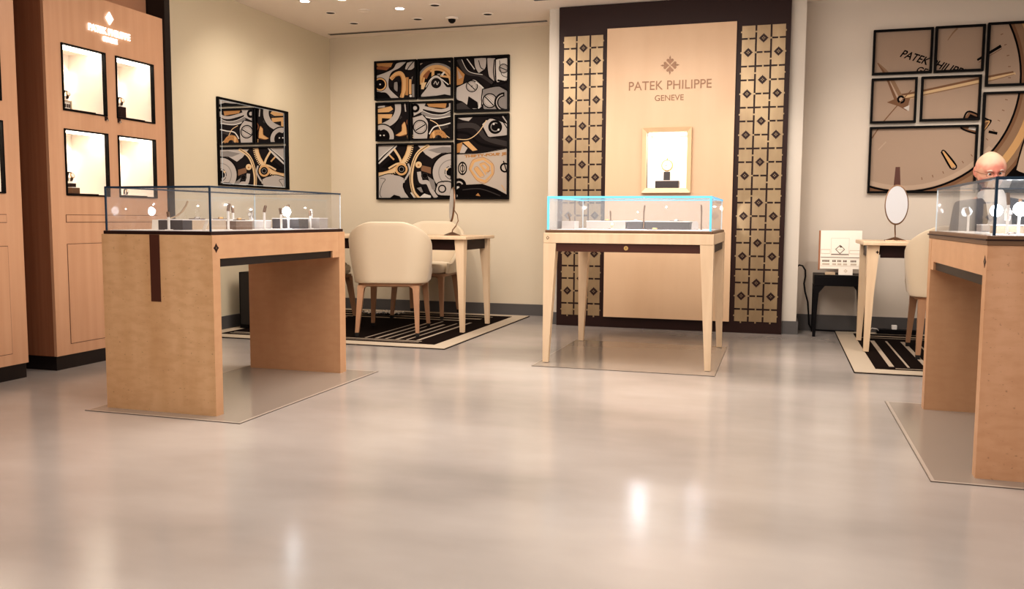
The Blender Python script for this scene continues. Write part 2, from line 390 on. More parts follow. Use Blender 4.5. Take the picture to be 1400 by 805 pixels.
# contents of the visible windows
def block(name, label, cat, loc, size, mat, top=None, group=None, rz=0):
    w, d, h = size; b = MB().box(-w / 2, w / 2, -d / 2, d / 2, 0, h, mat)
    t = thing(name, label, cat, loc, rz, group); b.build('body', t, bevel=.0015)
    if top: MB().box(-w / 2 - .001, w / 2 + .001, -d / 2 - .001, d / 2 + .001, h + .0002, h + .004, top).build('lit_top', t)  # pale plate puts the lamplight on top into the colour
    return t
t = thing('watch_plaque', 'small pale framed watch plaque in the upper window nearest the camera', 'display', (CX - .07, 4.285, 1.5525), PI / 2)
b = MB(); sheet(b, -.032, .032, 0, .056, [(-.024, .024, .008, .048)], 'riser_tan', .012, wallT(0, 0, 0)); b.build('frame', t)
MB().box(-.026, .026, -.006, -.004, .006, .050, 'paper').build('backing', t)
b = MB()
for xx in (-.014, .002, .016): b.box(xx - .005, xx + .005, -.0075, -.006, .014, .036, 'watch_leather')
b.build('emblem', t)
watch('watch on a holder above the pale plaque in the upper window', (CX - .07, 4.283, 1.6095), PI / 2, s=.85)
block('display_block', 'brown block in the upper window beside the cream wall', 'display block', (CX - .07, 4.735, 1.5525), (.05, .05, .072), 'dark_brown')
watch('watch on a holder on the brown block in the upper window', (CX - .07, 4.735, 1.6255), PI / 2, s=.9)
block('display_block', 'wide lower brown block, base of the stepped pair in the lower window', 'display block', (CX - .07, 4.298, 1.0525), (.075, .06, .034), 'bronze', 'riser_top')
block('display_block', 'small upper brown block of the stepped pair in the lower window', 'display block', (CX - .07, 4.290, 1.0912), (.045, .05, .022), 'dark_brown', 'riser_top')
watch('watch on a holder on top of the stepped blocks in the lower window', (CX - .07, 4.290, 1.1180), PI / 2, s=.95)
watch('watch on a low holder in the lower window seen above the glass case', (CX - .07, 4.76, 1.0525), PI / 2, s=.6)

# ------------------------------------------------------------------ mirror on the side wall
t = thing('wall_mirror', 'square dark-framed wall mirror reflecting the watch movement pictures', 'mirror', (-4.34, 6.545, 1.518))
b = MB(); sheet(b, -.52, .52, -.352, .352, [(-.507, .507, -.338, .338)], 'black_frame', .018, sideT(0.002, 0, 0)); b.build('frame', t)
MB().box(.003, .008, -.506, .506, -.337, .337, 'mirror').build('mirror_glass', t)
b = MB(); sheet(b, -.466, .466, -.334, .334, [(-.462, .462, -.330, .330)], 'edge_clear', .0004, sideT(.0083, 0, 0)); b.build('engraved_border', t)

# ------------------------------------------------------------------ framed pictures
def clip(poly, r):
    x0, x1, y0, y1 = r
    for ax, lim, sg in ((0, x0, 1), (0, x1, -1), (1, y0, 1), (1, y1, -1)):
        out = []
        for i in range(len(poly)):
            p, q = poly[i - 1], poly[i]; a = (p[ax] - lim) * sg; bb = (q[ax] - lim) * sg
            if a >= 0: out.append(p) if False else None
            if (a >= 0) != (bb >= 0):
                k = a / (a - bb); out.append((p[0] + (q[0] - p[0]) * k, p[1] + (q[1] - p[1]) * k))
            if bb >= 0: out.append(q)
        poly = out
        if len(poly) < 3: return []
    return poly
class Art:
    def __init__(s, H): s.H = H; s.layers = []
    def m(s, p):
        H = s.H; w = H[2][0] * p[0] + H[2][1] * p[1] + 1
        return ((H[0][0] * p[0] + H[0][1] * p[1] + H[0][2]) / w, (H[1][0] * p[0] + H[1][1] * p[1] + H[1][2]) / w)
    def poly(s, pts, c, raw=False): s.layers.append(([[p if raw else s.m(p) for p in pts]], c)); return s
    def quads(s, L, c): s.layers.append(([[s.m(p) for p in q] for q in L], c)); return s
    def line(s, pts, w, c):
        """smooth stroke through pts; w may be a list"""
        P = []; n = len(pts)
        for i in range(n - 1):
            p0, p1, p2, p3 = pts[max(i - 1, 0)], pts[i], pts[i + 1], pts[min(i + 2, n - 1)]
            for k in range(6):
                t = k / 6; P.append(tuple(.5 * (2 * p1[j] + (p2[j] - p0[j]) * t + (2 * p0[j] - 5 * p1[j] + 4 * p2[j] - p3[j]) * t * t + (3 * p1[j] - p0[j] - 3 * p2[j] + p3[j]) * t ** 3) for j in (0, 1)))
        P.append(pts[-1]); N = len(P); A = []; B = []
        for i, p in enumerate(P):
            q, r = P[min(i + 1, N - 1)], P[max(i - 1, 0)]; dx, dy = q[0] - r[0], q[1] - r[1]; l = math.hypot(dx, dy) or 1
            ww = w if not isinstance(w, (list, tuple)) else w[0] + (w[1] - w[0]) * i / (N - 1)
            A.append((p[0] - dy / l * ww / 2, p[1] + dx / l * ww / 2)); B.append((p[0] + dy / l * ww / 2, p[1] - dx / l * ww / 2))
        return s.quads([[A[i], A[i + 1], B[i + 1], B[i]] for i in range(N - 1)], c)
    def disc(s, x, y, r, c, n=28, sq=1): return s.poly([(x + r * math.cos(2 * PI * k / n), y + r * sq * math.sin(2 * PI * k / n)) for k in range(n)], c)
    def ring(s, x, y, r0, r1, c, a0=0, a1=360, sq=1, n=40, teeth=0, tl=6):
        a0, a1 = math.radians(a0), math.radians(a1); L = []
        n = max(8, int(n * (a1 - a0) / (2 * PI)))
        for k in range(n):
            u, v = a0 + (a1 - a0) * k / n, a0 + (a1 - a0) * (k + 1) / n
            L.append([(x + r * math.cos(w), y + r * sq * math.sin(w)) for r, w in ((r0, u), (r1, u), (r1, v), (r0, v))])
        if teeth:
            for k in range(int(teeth)):
                u = a0 + (a1 - a0) * (k + .2) / teeth; v = a0 + (a1 - a0) * (k + .7) / teeth
                L.append([(x + r * math.cos(w), y + r * sq * math.sin(w)) for r, w in ((r1 - .5, u), (r1 + tl, u), (r1 + tl, v), (r1 - .5, v))])
        return s.quads(L, c)
    def screw(s, x, y, r, ang=.7, c='L'):
        s.disc(x, y, r * 1.18, 'K').disc(x, y, r, c).ring(x, y, r * .80, r * .88, 'G')
        dx, dy = math.cos(ang), math.sin(ang)
        s.line([(x - dx * r * .95, y - dy * r * .95), (x + dx * r * .95, y + dy * r * .95)], r * .34, 'K')
        return s.line([(x - dx * r * .9 + dy * 2, y - dy * r * .9 - dx * 2), (x + dx * r * .9 + dy * 2, y + dy * r * .9 - dx * 2)], r * .12, 'W')
    def outl(s, pts, c, o='K', w=5): s.poly(pts, c); return s.line(list(pts) + [pts[0]], w, o)
def framed(art, rect, Y, label, group, bg, texts=()):
    x0, x1, z0, z1 = rect; cx, cz = (x0 + x1) / 2, (z0 + z1) / 2
    t = thing('framed_picture', label, 'picture', (cx, Y + .036, z0), 0, group)
    T = wallT(-cx, 0, -z0); fw = .016
    b = MB(); sheet(b, x0, x1, z0, z1, [(x0 + fw, x1 - fw, z0 + fw, z1 - fw)], 'black_frame', .034, wallT(-cx, -.002, -z0)); b.build('frame', t)
    pr = (x0 + fw - .001, x1 - fw + .001, z0 + fw - .001, z1 - fw + .001)
    b = MB(); d = .010
    q = [(pr[0], pr[2]), (pr[1], pr[2]), (pr[1], pr[3]), (pr[0], pr[3])]
    b.add([wallT(-cx, -d, -z0) @ Vector((x, z, 0)) for x, z in q], [(0, 1, 2, 3)], 'print_' + bg)
    b.add([wallT(-cx, -.003, -z0) @ Vector((x, z, 0)) for x, z in q], [(3, 2, 1, 0)], 'black_frame')
    for polys, c in art.layers:
        used = False
        for p in polys:
            if max(u[0] for u in p) < pr[0] or min(u[0] for u in p) > pr[1] or max(u[1] for u in p) < pr[2] or min(u[1] for u in p) > pr[3]: continue
            p = clip(p, pr)
            ar = sum(p[i - 1][0] * p[i][1] - p[i][0] * p[i - 1][1] for i in range(len(p)))
            if len(p) < 3 or abs(ar) < 1e-7: continue
            if ar < 0: p = p[::-1]
            if not used: d += .00012; used = True
            b.add([wallT(-cx, -d, -z0) @ Vector((x, z, 0)) for x, z in p], [tuple(range(len(p)))], 'print_' + c)
    o = b.build('print', t, recalc=False)
    return t, pr, d
# -- movement macro photograph split over seven frames
H1 = [[.0019052, 6.2617e-05, -3.9241006], [8.04906e-05, -.00200554, 2.6002735], [7.505e-05, -2.0934e-05, 1]]
A = Art(H1)
zA = lambda L: [(x * .4885, y * .4885) for x, y in L]
zG = lambda L: [(x * .533, 357.6 + y * .533) for x, y in L]
zC = lambda L: [(411 + x * .977, y * .977) for x, y in L]
rnd = random.Random(7)
for i in range(26):   # dim background of curved plates
    x, y = rnd.uniform(40, 700), rnd.uniform(60, 520); r = rnd.uniform(20, 90)
    A.ring(x, y, r * .75, r, rnd.choice('NNDKDQ'), rnd.uniform(0, 180), rnd.uniform(200, 360))
# frame with the gold fork
A.poly(zA([(95, 190), (260, 185), (240, 230), (100, 215)]), 'O').poly(zA([(95, 225), (235, 225), (200, 260), (95, 250)]), 'Q')
A.outl(zA([(95, 310), (180, 280), (260, 240), (300, 185), (400, 170), (330, 240), (255, 280), (225, 350), (225, 430), (265, 480), (330, 545), (245, 545), (190, 490), (95, 470)]), 'L')
A.outl(zA([(400, 180), (480, 165), (480, 230), (440, 260), (380, 250)]), 'L').line(zA([(470, 170), (430, 215), (400, 260)]), 4, 'K')
A.disc(65, 196, 34, 'K').ring(65, 196, 24, 31, 'P').disc(65, 196, 22, 'K').disc(65, 196, 4, 'W')
A.poly(zA([(95, 495), (160, 480), (220, 510), (250, 550), (95, 555)]), 'K')
A.line(zA([(240, 350), (290, 300), (340, 290), (370, 340), (375, 430), (350, 535)]), 19, 'P').line(zA([(250, 345), (300, 315), (340, 320), (355, 400), (345, 530)]), 5, 'O')
A.line(zA([(405, 330), (405, 430), (400, 510)]), 14, 'O').line(zA([(435, 350), (435, 430), (435, 500)]), 12, 'P').line(zA([(420, 350), (420, 440), (418, 500)]), 3, 'K')
A.outl(zA([(270, 380), (310, 375), (310, 480), (270, 450)]), 'G').poly(zA([(450, 330), (485, 300), (485, 530), (455, 530)]), 'G').disc(215, 253, 6, 'W')
# frame with the wheel and slotted screw
A.poly(zA([(535, 190), (850, 165), (850, 300), (535, 300)]), 'T').ring(345, 195, 100, 125, 'N', 180, 360).ring(345, 195, 92, 104, 'G', 190, 350)
A.ring(343, 190, 62, 90, 'P', 175, 365).ring(343, 190, 70, 76, 'O', 180, 360).disc(343, 190, 62, 'K').line(zA([(665, 215), (662, 330)]), 14, 'P').line(zA([(735, 315), (840, 330)]), 10, 'P')
A.poly(zA([(560, 320), (620, 260), (640, 270), (600, 350)]), 'Q').poly(zA([(745, 300), (775, 270), (785, 285), (755, 320)]), 'W').poly(zA([(705, 295), (735, 290), (740, 310), (708, 312)]), 'G')
A.poly(zA([(545, 385), (600, 380), (570, 450), (545, 450)]), 'Y')
A.outl(zA([(545, 500), (600, 430), (640, 350), (695, 315), (750, 345), (800, 420), (850, 430), (850, 515), (700, 520), (545, 530)]), 'L')
A.line(zA([(590, 430), (640, 350), (695, 318), (745, 345), (820, 405)]), 5, 'W').line(zA([(580, 440), (632, 348), (695, 306), (755, 345)]), 3, 'K')
A.disc(340, 190, 25, 'K').disc(340, 190, 20, 'N').line(zA([(672, 400), (690, 370), (705, 405), (722, 375)]), 4, 'L').poly(zA([(700, 515), (780, 500), (850, 515), (850, 545), (700, 545)]), 'K')
# frame with the grey arc
A.poly(zA([(105, 650), (240, 620), (265, 650), (220, 680), (105, 685)]), 'P').poly(zA([(105, 700), (255, 700), (245, 745), (150, 740), (150, 800), (105, 800)]), 'P').line(zA([(110, 630), (180, 622)]), 8, 'L')
A.line([(150, 280), (152, 330), (125, 375), (60, 410)], 30, 'L').line([(168, 280), (168, 335), (140, 395), (125, 425)], 4, 'K').line([(186, 290), (190, 330)], 6, 'L')
A.ring(75, 452, 37, 61, 'L').ring(75, 452, 58, 64, 'K').disc(75, 455, 34, 'K').ring(75, 455, 22, 26, 'N', 200, 330).disc(66, 446, 4, 'W').disc(84, 446, 4, 'W')
A.outl([(140, 445), (170, 425), (172, 395), (185, 380), (192, 400), (196, 440), (160, 450)], 'P', 'Q', 2)
# frame with the large pale screw
A.poly([(225, 290), (290, 285), (270, 330), (230, 350)], 'L').ring(236, 312, 10, 22, 'K').poly(zA([(600, 595), (800, 590), (790, 640), (620, 625)]), 'O')
A.line(zA([(840, 590), (830, 640), (750, 665), (640, 650), (560, 630)]), 16, 'L').line(zA([(550, 680), (650, 720), (760, 720), (840, 690)]), 18, 'G').line(zA([(550, 660), (650, 700), (760, 705), (840, 670)]), 3, 'W')
A.line(zA([(550, 715), (680, 745), (840, 720)]), 5, 'W').poly([(225, 360), (275, 345), (300, 380), (298, 462), (228, 462)], 'L').line([(275, 345), (302, 385), (298, 462)], 5, 'K')
A.screw(261, 405, 30, -.55).line([(306, 440), (330, 405), (375, 395), (412, 385)], 6, 'W').line([(310, 370), (345, 390), (370, 430), (410, 462)], 4, 'Y')
A.ring(350, 460, 30, 42, 'O', 180, 360).ring(350, 462, 18, 30, 'O', 190, 350, teeth=7, tl=5).poly([(320, 435), (330, 420), (335, 455), (325, 462)], 'P')
# large frame with the toothed gold wheel
A.poly(zG([(105, 260), (260, 255), (220, 330), (105, 430)]), 'L').line(zG([(105, 410), (200, 310), (265, 260)]), 6, 'K').line(zG([(105, 385), (180, 320), (250, 260)]), 5, 'W').line(zG([(108, 425), (210, 330), (275, 258)]), 7, 'W')
A.poly(zG([(130, 460), (280, 330), (310, 420), (200, 470)]), 'K').line(zG([(205, 345), (250, 390)]), 8, 'P')
A.line(zG([(250, 290), (300, 370), (320, 440)]), 11, 'Y').line(zG([(200, 470), (270, 430), (320, 420)]), 9, 'Y')
A.ring(50, 478, 150, 171, 'Y', -12, 98, teeth=34, tl=9).ring(50, 478, 150, 154, 'P', -12, 98)
A.poly(zG([(110, 545), (200, 520), (300, 540), (340, 560), (330, 640), (350, 690), (390, 740), (110, 740)]), 'L')
A.line(zG([(125, 560), (170, 570), (140, 620), (120, 700), (135, 735)]), 2.5, 'D').line(zG([(110, 545), (190, 520), (260, 520)]), 4, 'K').poly(zG([(215, 740), (250, 712), (300, 725), (320, 745)]), 'K')
A.ring(170, 612, 20, 30, 'P').disc(170, 612, 20, 'K').ring(170, 612, 10, 13, 'G').line(zG([(370, 420), (395, 480), (350, 580), (340, 640), (390, 735)]), 7, 'K')
A.line(zG([(380, 425), (395, 490), (360, 560), (335, 600)]), 9, 'L').poly(zG([(350, 580), (410, 560), (420, 660), (410, 740), (370, 700), (345, 640)]), 'N').line(zG([(405, 690), (440, 740)]), 6, 'W')
A.poly(zG([(470, 260), (780, 255), (780, 330), (700, 320), (600, 380), (540, 340)]), 'L').poly(zG([(560, 300), (700, 270), (770, 275), (770, 320), (650, 330)]), 'G')
A.ring(415, 628, 34, 96, 'L', 0, 360).ring(415, 628, 92, 99, 'K').ring(415, 628, 60, 64, 'G').disc(415, 628, 32, 'K').ring(415, 628, 24, 31, 'L', 100, 260).disc(392, 612, 6, 'Y').line(zG([(690, 480), (740, 440), (775, 460)]), 5, 'L').line(zG([(700, 520), (770, 545)]), 4, 'L')
A.poly(zG([(500, 440), (590, 460), (590, 520), (500, 490)]), 'V').disc(254, 590, 19, 'K').disc(254, 590, 16, 'Y').disc(254, 592, 5, 'O')
A.line(zG([(480, 500), (500, 590), (560, 600), (600, 680), (640, 740)]), 20, 'L').disc(285, 643, 18, 'K').ring(285, 643, 12, 15, 'D').poly(zG([(450, 620), (520, 640), (540, 700), (500, 720), (450, 660)]), 'K').poly(zG([(460, 650), (500, 690), (520, 690), (500, 640)]), 'G')
A.poly(zG([(480, 740), (530, 700), (590, 720), (590, 745)]), 'W').poly(zG([(560, 540), (620, 580), (640, 680), (600, 660)]), 'G')
A.line(zG([(575, 255), (480, 320), (430, 420), (410, 560), (430, 680), (480, 745)]), 17, 'Y').line(zG([(560, 262), (470, 330), (424, 430), (404, 560), (424, 680), (468, 745)]), 3, 'K')
A.outl(zG([(630, 680), (660, 600), (780, 600), (780, 720), (660, 715)]), 'L').screw(370, 708, 17, 9, 'W').disc(370, 708, 14, 'L').ring(370, 708, 14, 17, 'K')
# upper frame with two screws
A.poly(zC([(25, 70), (120, 65), (130, 150), (25, 190)]), 'N').poly(zC([(30, 110), (70, 150), (60, 200), (30, 205)]), 'O').poly(zC([(33, 125), (60, 165), (40, 175)]), 'T')
A.outl(zC([(115, 68), (180, 68), (175, 120), (140, 145), (120, 110)]), 'L').line(zC([(140, 80), (150, 115), (165, 125)]), 4, 'K').outl(zC([(180, 68), (225, 70), (225, 190), (190, 160)]), 'L').outl(zC([(225, 75), (285, 68), (283, 180), (230, 190)]), 'W').screw(670, 118, 20, .4, 'L')
A.line(zC([(220, 75), (215, 140), (225, 200)]), 5, 'K').line(zC([(245, 80), (255, 150), (285, 165)]), 3, 'D')
A.line(zC([(40, 75), (80, 140), (150, 155), (210, 195)]), [22, 14], 'D').line(zC([(55, 75), (90, 135), (160, 152)]), 3, 'W').line(zC([(80, 70), (120, 125)]), 5, 'W').line(zC([(60, 72), (100, 130)]), 4, 'K')
A.outl(zC([(28, 215), (80, 190), (120, 175), (165, 215), (175, 270), (150, 320), (110, 325), (60, 290), (28, 275)]), 'L').screw(515, 205, 25, .75).disc(515, 205, 3, 'K')
A.poly(zC([(90, 260), (135, 290), (140, 322), (80, 320)]), 'K').line(zC([(125, 190), (170, 230), (150, 290), (140, 322)]), 6, 'W').outl(zC([(160, 225), (240, 210), (285, 235), (285, 325), (165, 325)]), 'G').screw(603, 276, 31, .8).disc(448, 298, 17, 'K').disc(452, 312, 6, 'W')
A.ring(675, 285, 30, 50, 'K', 90, 270).ring(675, 285, 36, 41, 'L', 100, 260).poly(zC([(30, 300), (60, 290), (100, 325), (30, 327)]), 'D').line(zC([(235, 180), (285, 190)]), 9, 'K')
# tall frame with the seal
A.poly(zC([(28, 360), (285, 355), (285, 480), (28, 480)]), 'N').poly(zC([(35, 370), (110, 365), (90, 385), (60, 380)]), 'L').line(zC([(30, 410), (120, 410), (180, 470), (285, 500)]), 26, 'D').line(zC([(30, 440), (90, 450), (150, 500), (285, 525)]), 12, 'K')
A.outl(zC([(155, 400), (200, 370), (285, 400), (285, 455), (190, 465)]), 'L').disc(629, 405, 34, 'K').ring(629, 405, 18, 23, 'G', 20, 300).disc(622, 390, 5, 'W').disc(645, 418, 5, 'W').line(zC([(260, 360), (285, 395)]), 6, 'L').line(zC([(245, 362), (283, 420)]), 4, 'K')
A.line(zC([(28, 475), (90, 475), (140, 440), (180, 380)]), 4, 'Y').poly(zC([(60, 490), (90, 485), (135, 530), (110, 535)]), 'P').poly(zC([(30, 500), (60, 490), (50, 540), (30, 545)]), 'O').poly(zC([(60, 500), (85, 520), (70, 545), (45, 545)]), 'L')
A.poly(zC([(28, 550), (150, 545), (285, 520), (285, 760), (28, 765)]), 'U').line(zC([(28, 552), (150, 545), (285, 522)]), 3, 'K')
A.outl(zC([(92, 625), (112, 580), (165, 568), (212, 600), (215, 650), (175, 695), (130, 680)]), 'P', 'O', 3).poly(zC([(104, 627), (120, 592), (163, 580), (201, 607), (204, 648), (172, 681), (135, 668)]), 'U')
A.outl(zC([(117, 625), (133, 613), (168, 658), (148, 665)]), 'P', 'O', 2).outl(zC([(145, 600), (170, 592), (195, 615), (190, 640), (172, 642)]), 'P', 'O', 2).poly(zC([(156, 606), (168, 603), (182, 617), (175, 628)]), 'U').line(zC([(145, 600), (178, 655)]), 6, 'P').line(zC([(185, 640), (200, 632)]), 4, 'O')
A.ring(469, 608, 17, 22, 'K', sq=1.5).ring(469, 608, 9, 12, 'K', sq=1.5).line(zC([(60, 595), (60, 650)]), 4, 'K').ring(677, 604, 16, 24, 'K').line(zC([(265, 585), (285, 650)]), 5, 'K')
A.disc(452, 692, 36, 'K').ring(452, 692, 14, 22, 'L', 160, 340).disc(446, 705, 10, 'W').poly(zC([(28, 730), (60, 705), (160, 700), (230, 725), (285, 755), (285, 775), (28, 775)]), 'K').line(zC([(60, 730), (150, 725), (250, 760)]), 5, 'D').poly(zC([(125, 758), (138, 745), (150, 762)]), 'O').line(zC([(255, 705), (275, 735)]), 4, 'P').disc(438, 742, 8, 'L')
SETS = [((-3.837, -3.396, 2.055, 2.43), 'black-framed picture of a gold fork and grey bridge, top corner beside the mirror wall'),
        ((-3.381, -3.024, 2.055, 2.43), 'black-framed picture of a gold wheel arching over a dark slotted screw'),
        ((-3.006, -2.46, 1.915, 2.43), 'black-framed picture of grey plates with two slotted screws, upper one of the wider column'),
        ((-3.828, -3.471, 1.66, 2.034), 'small black-framed picture of a broad grey arc and a round ring'),
        ((-3.46, -3.024, 1.66, 2.031), 'black-framed picture of one large pale screw and curved steel levers'),
        ((-3.0, -2.46, 1.093, 1.893), 'tall black-framed picture with an engraved gold six-sided seal'),
        ((-3.825, -3.019, 1.093, 1.636), 'large black-framed picture of a toothed gold wheel and big round plate')]
for rect, lb in SETS:
    t, pr, d = framed(A, rect, 7.84, lb, 'watch movement pictures on the back wall', 'N')
    if 'seal' in lb:
        cx = (rect[0] + rect[1]) / 2
        text_mesh('engraved_lettering', 'THIRTY-FOUR JE', wallT(-2.695 - cx, -.0145, 1.500 - rect[2]) @ Matrix.Rotation(.05, 4, 'Z'), .034, .42, 'print_O', t, .0008, .002)
# -- dial photograph split over seven frames
H2 = [[.00220822, 7.2576e-05, .51347786], [9.6147e-05, -.00232531, 2.60287273], [9.00937e-05, -2.51288e-05, 1]]
B = Art(H2)
zP = lambda L: [(327.2 + .812 * x, .812 * y) for x, y in L]
B.poly([(0, 0), (1100, 0), (1100, 800), (0, 800)], 'K')
cx_, cy_ = 165, 228
B.disc(cx_, cy_, 560, 'K', 64).disc(cx_, cy_, 500, 'V', 64).disc(cx_, cy_, 488, 'R', 64).ring(cx_, cy_, 445, 470, 'P', n=90).ring(cx_, cy_, 408, 420, 'V', n=90).ring(cx_, cy_, 402, 409, 'K', n=90).disc(cx_, cy_, 402, 'T', 72)
B.ring(cx_, cy_, 385, 400, 'S', 40, 150, n=90)
for k in range(-11, 14):      # minute dots near the rim
    a = math.radians(k * 6 + 2); B.line([(cx_ + 362 * math.cos(a), cy_ + 362 * math.sin(a)), (cx_ + 371 * math.cos(a), cy_ + 371 * math.sin(a))], 2.5, 'V')
B.line([(150, 305), (190, 300), (435, 245), (545, 222)], [22, 8], 'V').line([(150, 312), (190, 306), (435, 252), (552, 226)], [20, 7], 'Y').line([(160, 316), (435, 258), (548, 229)], [5, 2], 'R')      # minute hand
B.line([(150, 320), (112, 240), (76, 190)], [30, 3], 'V').line([(156, 316), (118, 236), (78, 190)], [22, 2], 'R').line([(150, 318), (118, 252)], [8, 3], 'S')   # hour hand
B.poly([(108, 326), (150, 308), (188, 312), (176, 355), (150, 340)], 'V').disc(157, 316, 14, 'K').disc(157, 316, 7, 'S').poly([(165, 345), (186, 335), (184, 356)], 'W')
B.line([(192, 284), (150, 330), (92, 398), (56, 450)], [3, 4], 'V')
B.outl([(296, 497), (308, 494), (348, 545), (328, 553)], 'P', 'K', 4).line([(308, 494), (348, 545)], 5, 'K').line([(296, 497), (328, 553)], 6, 'K')
B.line([(420, 180), (502, 131)], [7, 10], 'K').line([(425, 188), (505, 140)], 2, 'V').line([(459, 427), (489, 433)], 9, 'K').line([(78, 490), (105, 462)], 4, 'S').line([(318, 112), (335, 88), (352, 70)], [2, 7], 'R')
B.outl([(372, 385), (392, 357), (455, 385), (466, 392), (440, 425), (425, 435), (365, 415)], 'V', 'K', 6).poly([(385, 383), (396, 366), (450, 390), (432, 415)], 'K').poly([(395, 405), (418, 412), (420, 425), (388, 418)], 'W').line([(375, 385), (420, 392)], 3, 'P').line([(440, 395), (462, 392), (440, 425)], 4, 'P')
B.outl([(552, 560), (590, 440), (640, 460), (610, 580)], 'S', 'K', 5)
DS = [((.655, 1.088, 2.068, 2.417), 'black-framed picture of a dial with slanted lettering, top corner near the stool'),
      ((1.104, 1.451, 2.068, 2.42), 'black-framed picture of a dial with the end of the lettering along its bottom'),
      ((1.469, 2.03, 1.948, 2.427), 'black-framed picture of the upper dial rim with one dark hour marker'),
      ((.655, .99, 1.688, 2.04), 'small black-framed picture of the hub where the watch hands meet'),
      ((1.018, 1.443, 1.695, 2.04), 'black-framed picture of the long minute hand and part of the date window'),
      ((1.462, 2.03, 1.134, 1.905), 'tall black-framed picture of the lower dial rim behind the bald man'),
      ((.656, 1.437, 1.134, 1.66), 'large black-framed picture of the pale dial bottom above the table mirror')]
def dial_text(body, cx, z, size, width, rot, parts):
    """slanted lettering printed across neighbouring frames"""
    for t, rect, pr, d in parts:
        o = text_mesh('lettering', body, Matrix.Identity(4), size, width, 'print_K', t, .0006, .001)
        R = Matrix.Translation((cx, z, 0)) @ Matrix.Rotation(rot, 4, 'Z'); Sh = Matrix.Identity(4); Sh[0][1] = .25
        me = o.data
        for v in me.vertices: v.co = R @ (Sh @ v.co)
        bm = bmesh.new(); bm.from_mesh(me)
        for co, no in (((pr[0], 0, 0), (-1, 0, 0)), ((pr[1], 0, 0), (1, 0, 0)), ((0, pr[2], 0), (0, -1, 0)), ((0, pr[3], 0), (0, 1, 0))):
            bmesh.ops.bisect_plane(bm, geom=bm.verts[:] + bm.edges[:] + bm.faces[:], plane_co=co, plane_no=no, clear_outer=True)
        bm.to_mesh(me); bm.free()
        W = wallT(-(rect[0] + rect[1]) / 2, -d - .0003, -rect[2])
        for v in me.vertices: v.co = W @ v.co
parts = []
for rect, lb in DS:
    t, pr, d = framed(B, rect, 7.564, lb, 'watch dial pictures on the back wall', 'T')
    parts.append((t, rect, pr, d))
dial_text('PATEK PHILIPPE', 1.088, 2.118, .060, .50, -.36, parts[:2])
dial_text('GENEVE', 1.075, 2.045, .050, .22, -.36, parts[:1])

# ------------------------------------------------------------------ the portal with lattice screens and vitrine
PY = 7.225
t = thing('display_portal', 'dark wood portal with a beige logo panel between two gold lattice screens', 'wall display', (-.9, 7.30, 0))
O = Matrix.Translation((.9, -7.30, 0))
VX0, VX1, VZ0, VZ1 = -1.075, -.747, 1.170, 1.622
b = MB(); sheet(b, -1.83, .027, 0, CEIL - .004, [(VX0, VX1, VZ0, VZ1)], 'dark_brown', .055, O @ wallT(0, 7.297, 0)); b.build('back_board', t)
b = MB(); sheet(b, -1.417, -.381, .090, 2.475, [(VX0, VX1, VZ0, VZ1)], 'panel_beige', .022, O @ wallT(0, 7.2415, 0)); b.build('logo_panel', t, bevel=.0015)
e = MB(); emblem(e, O @ wallT(-.899, 7.2195, 2.157), .076, 'bronze_letter', .004); e.build('emblem', t)
text_mesh('lettering', 'PATEK PHILIPPE', O @ wallT(-.898, 7.2195, 1.966), .070, .665, 'bronze_letter', t, .004, 0)
text_mesh('lettering', 'GENEVE', O @ wallT(-.90, 7.2195, 1.876), .046, .232, 'bronze_letter', t, .004, 0)
def lattice(x0, x1, z0, z1):
    cw = (x1 - x0) / 3; uh = (z1 - z0) / 22; g = .007
    yb = 7.2415
    b = MB(); e = []
    for c in range(3):
        r = 0; tall = (c == 1)
        while r < 22:
            n = 2 if tall else 1
            if r + n > 22: n = 1; tall = False
            zt = z1 - r * uh; zb = zt - n * uh; xa = x0 + c * cw; xb = xa + cw
            b.box(xa + g, xb - g, yb - .006, yb, zb + g, zt - g, 'gold_plate', O)
            # small bright joints between neighbouring plates
            if c < 2 or True:
                xm = (xa + xb) / 2; b.box(xm - .006, xm + .006, yb - .004, yb, zb - g, zb + g, 'gold_plate', O)
            zm = (zt + zb) / 2; b.box(xb - g, min(xb + g, x1), yb - .004, yb, zm - .006, zm + .006, 'gold_plate', O)
            if c == 0: b.box(x0 - .002, xa + g, yb - .004, yb, zm - .006, zm + .006, 'gold_plate', O)
            if n == 2: e.append((xm, zm))
            r += n
            tall = not tall if r + 1 <= 22 else False
    o = b.build('lattice_screen', t)
    for x, z in e:
        q = MB(); T = O @ wallT(x, yb - .0065, z); R_ = .037
        pl = []
        for k in range(4):      # quatrefoil-like diamond
            a = k * PI / 2
            for da, rr in ((-.40, .74), (-.2, .78), (0, 1), (.2, .78), (.40, .74)):
                pl.append((R_ * rr * math.cos(a + da), R_ * rr * math.sin(a + da)))
        q.prism(pl, T, .003, 'dark_brown')
        for k in range(4):
            Rk = Matrix.Rotation(k * PI / 2, 4, 'Z'); q.prism([(0, .003), (.004, .009), (.003, .013), (0, .010), (-.003, .013), (-.004, .009)], T @ Rk @ Matrix.Translation((0, 0, .003)), .0008, 'gold_plate')
        q.build('screen_emblem', o)
lattice(-1.792, -1.447, .088, 2.439)
lattice(-.348, -.004, .088, 2.444)
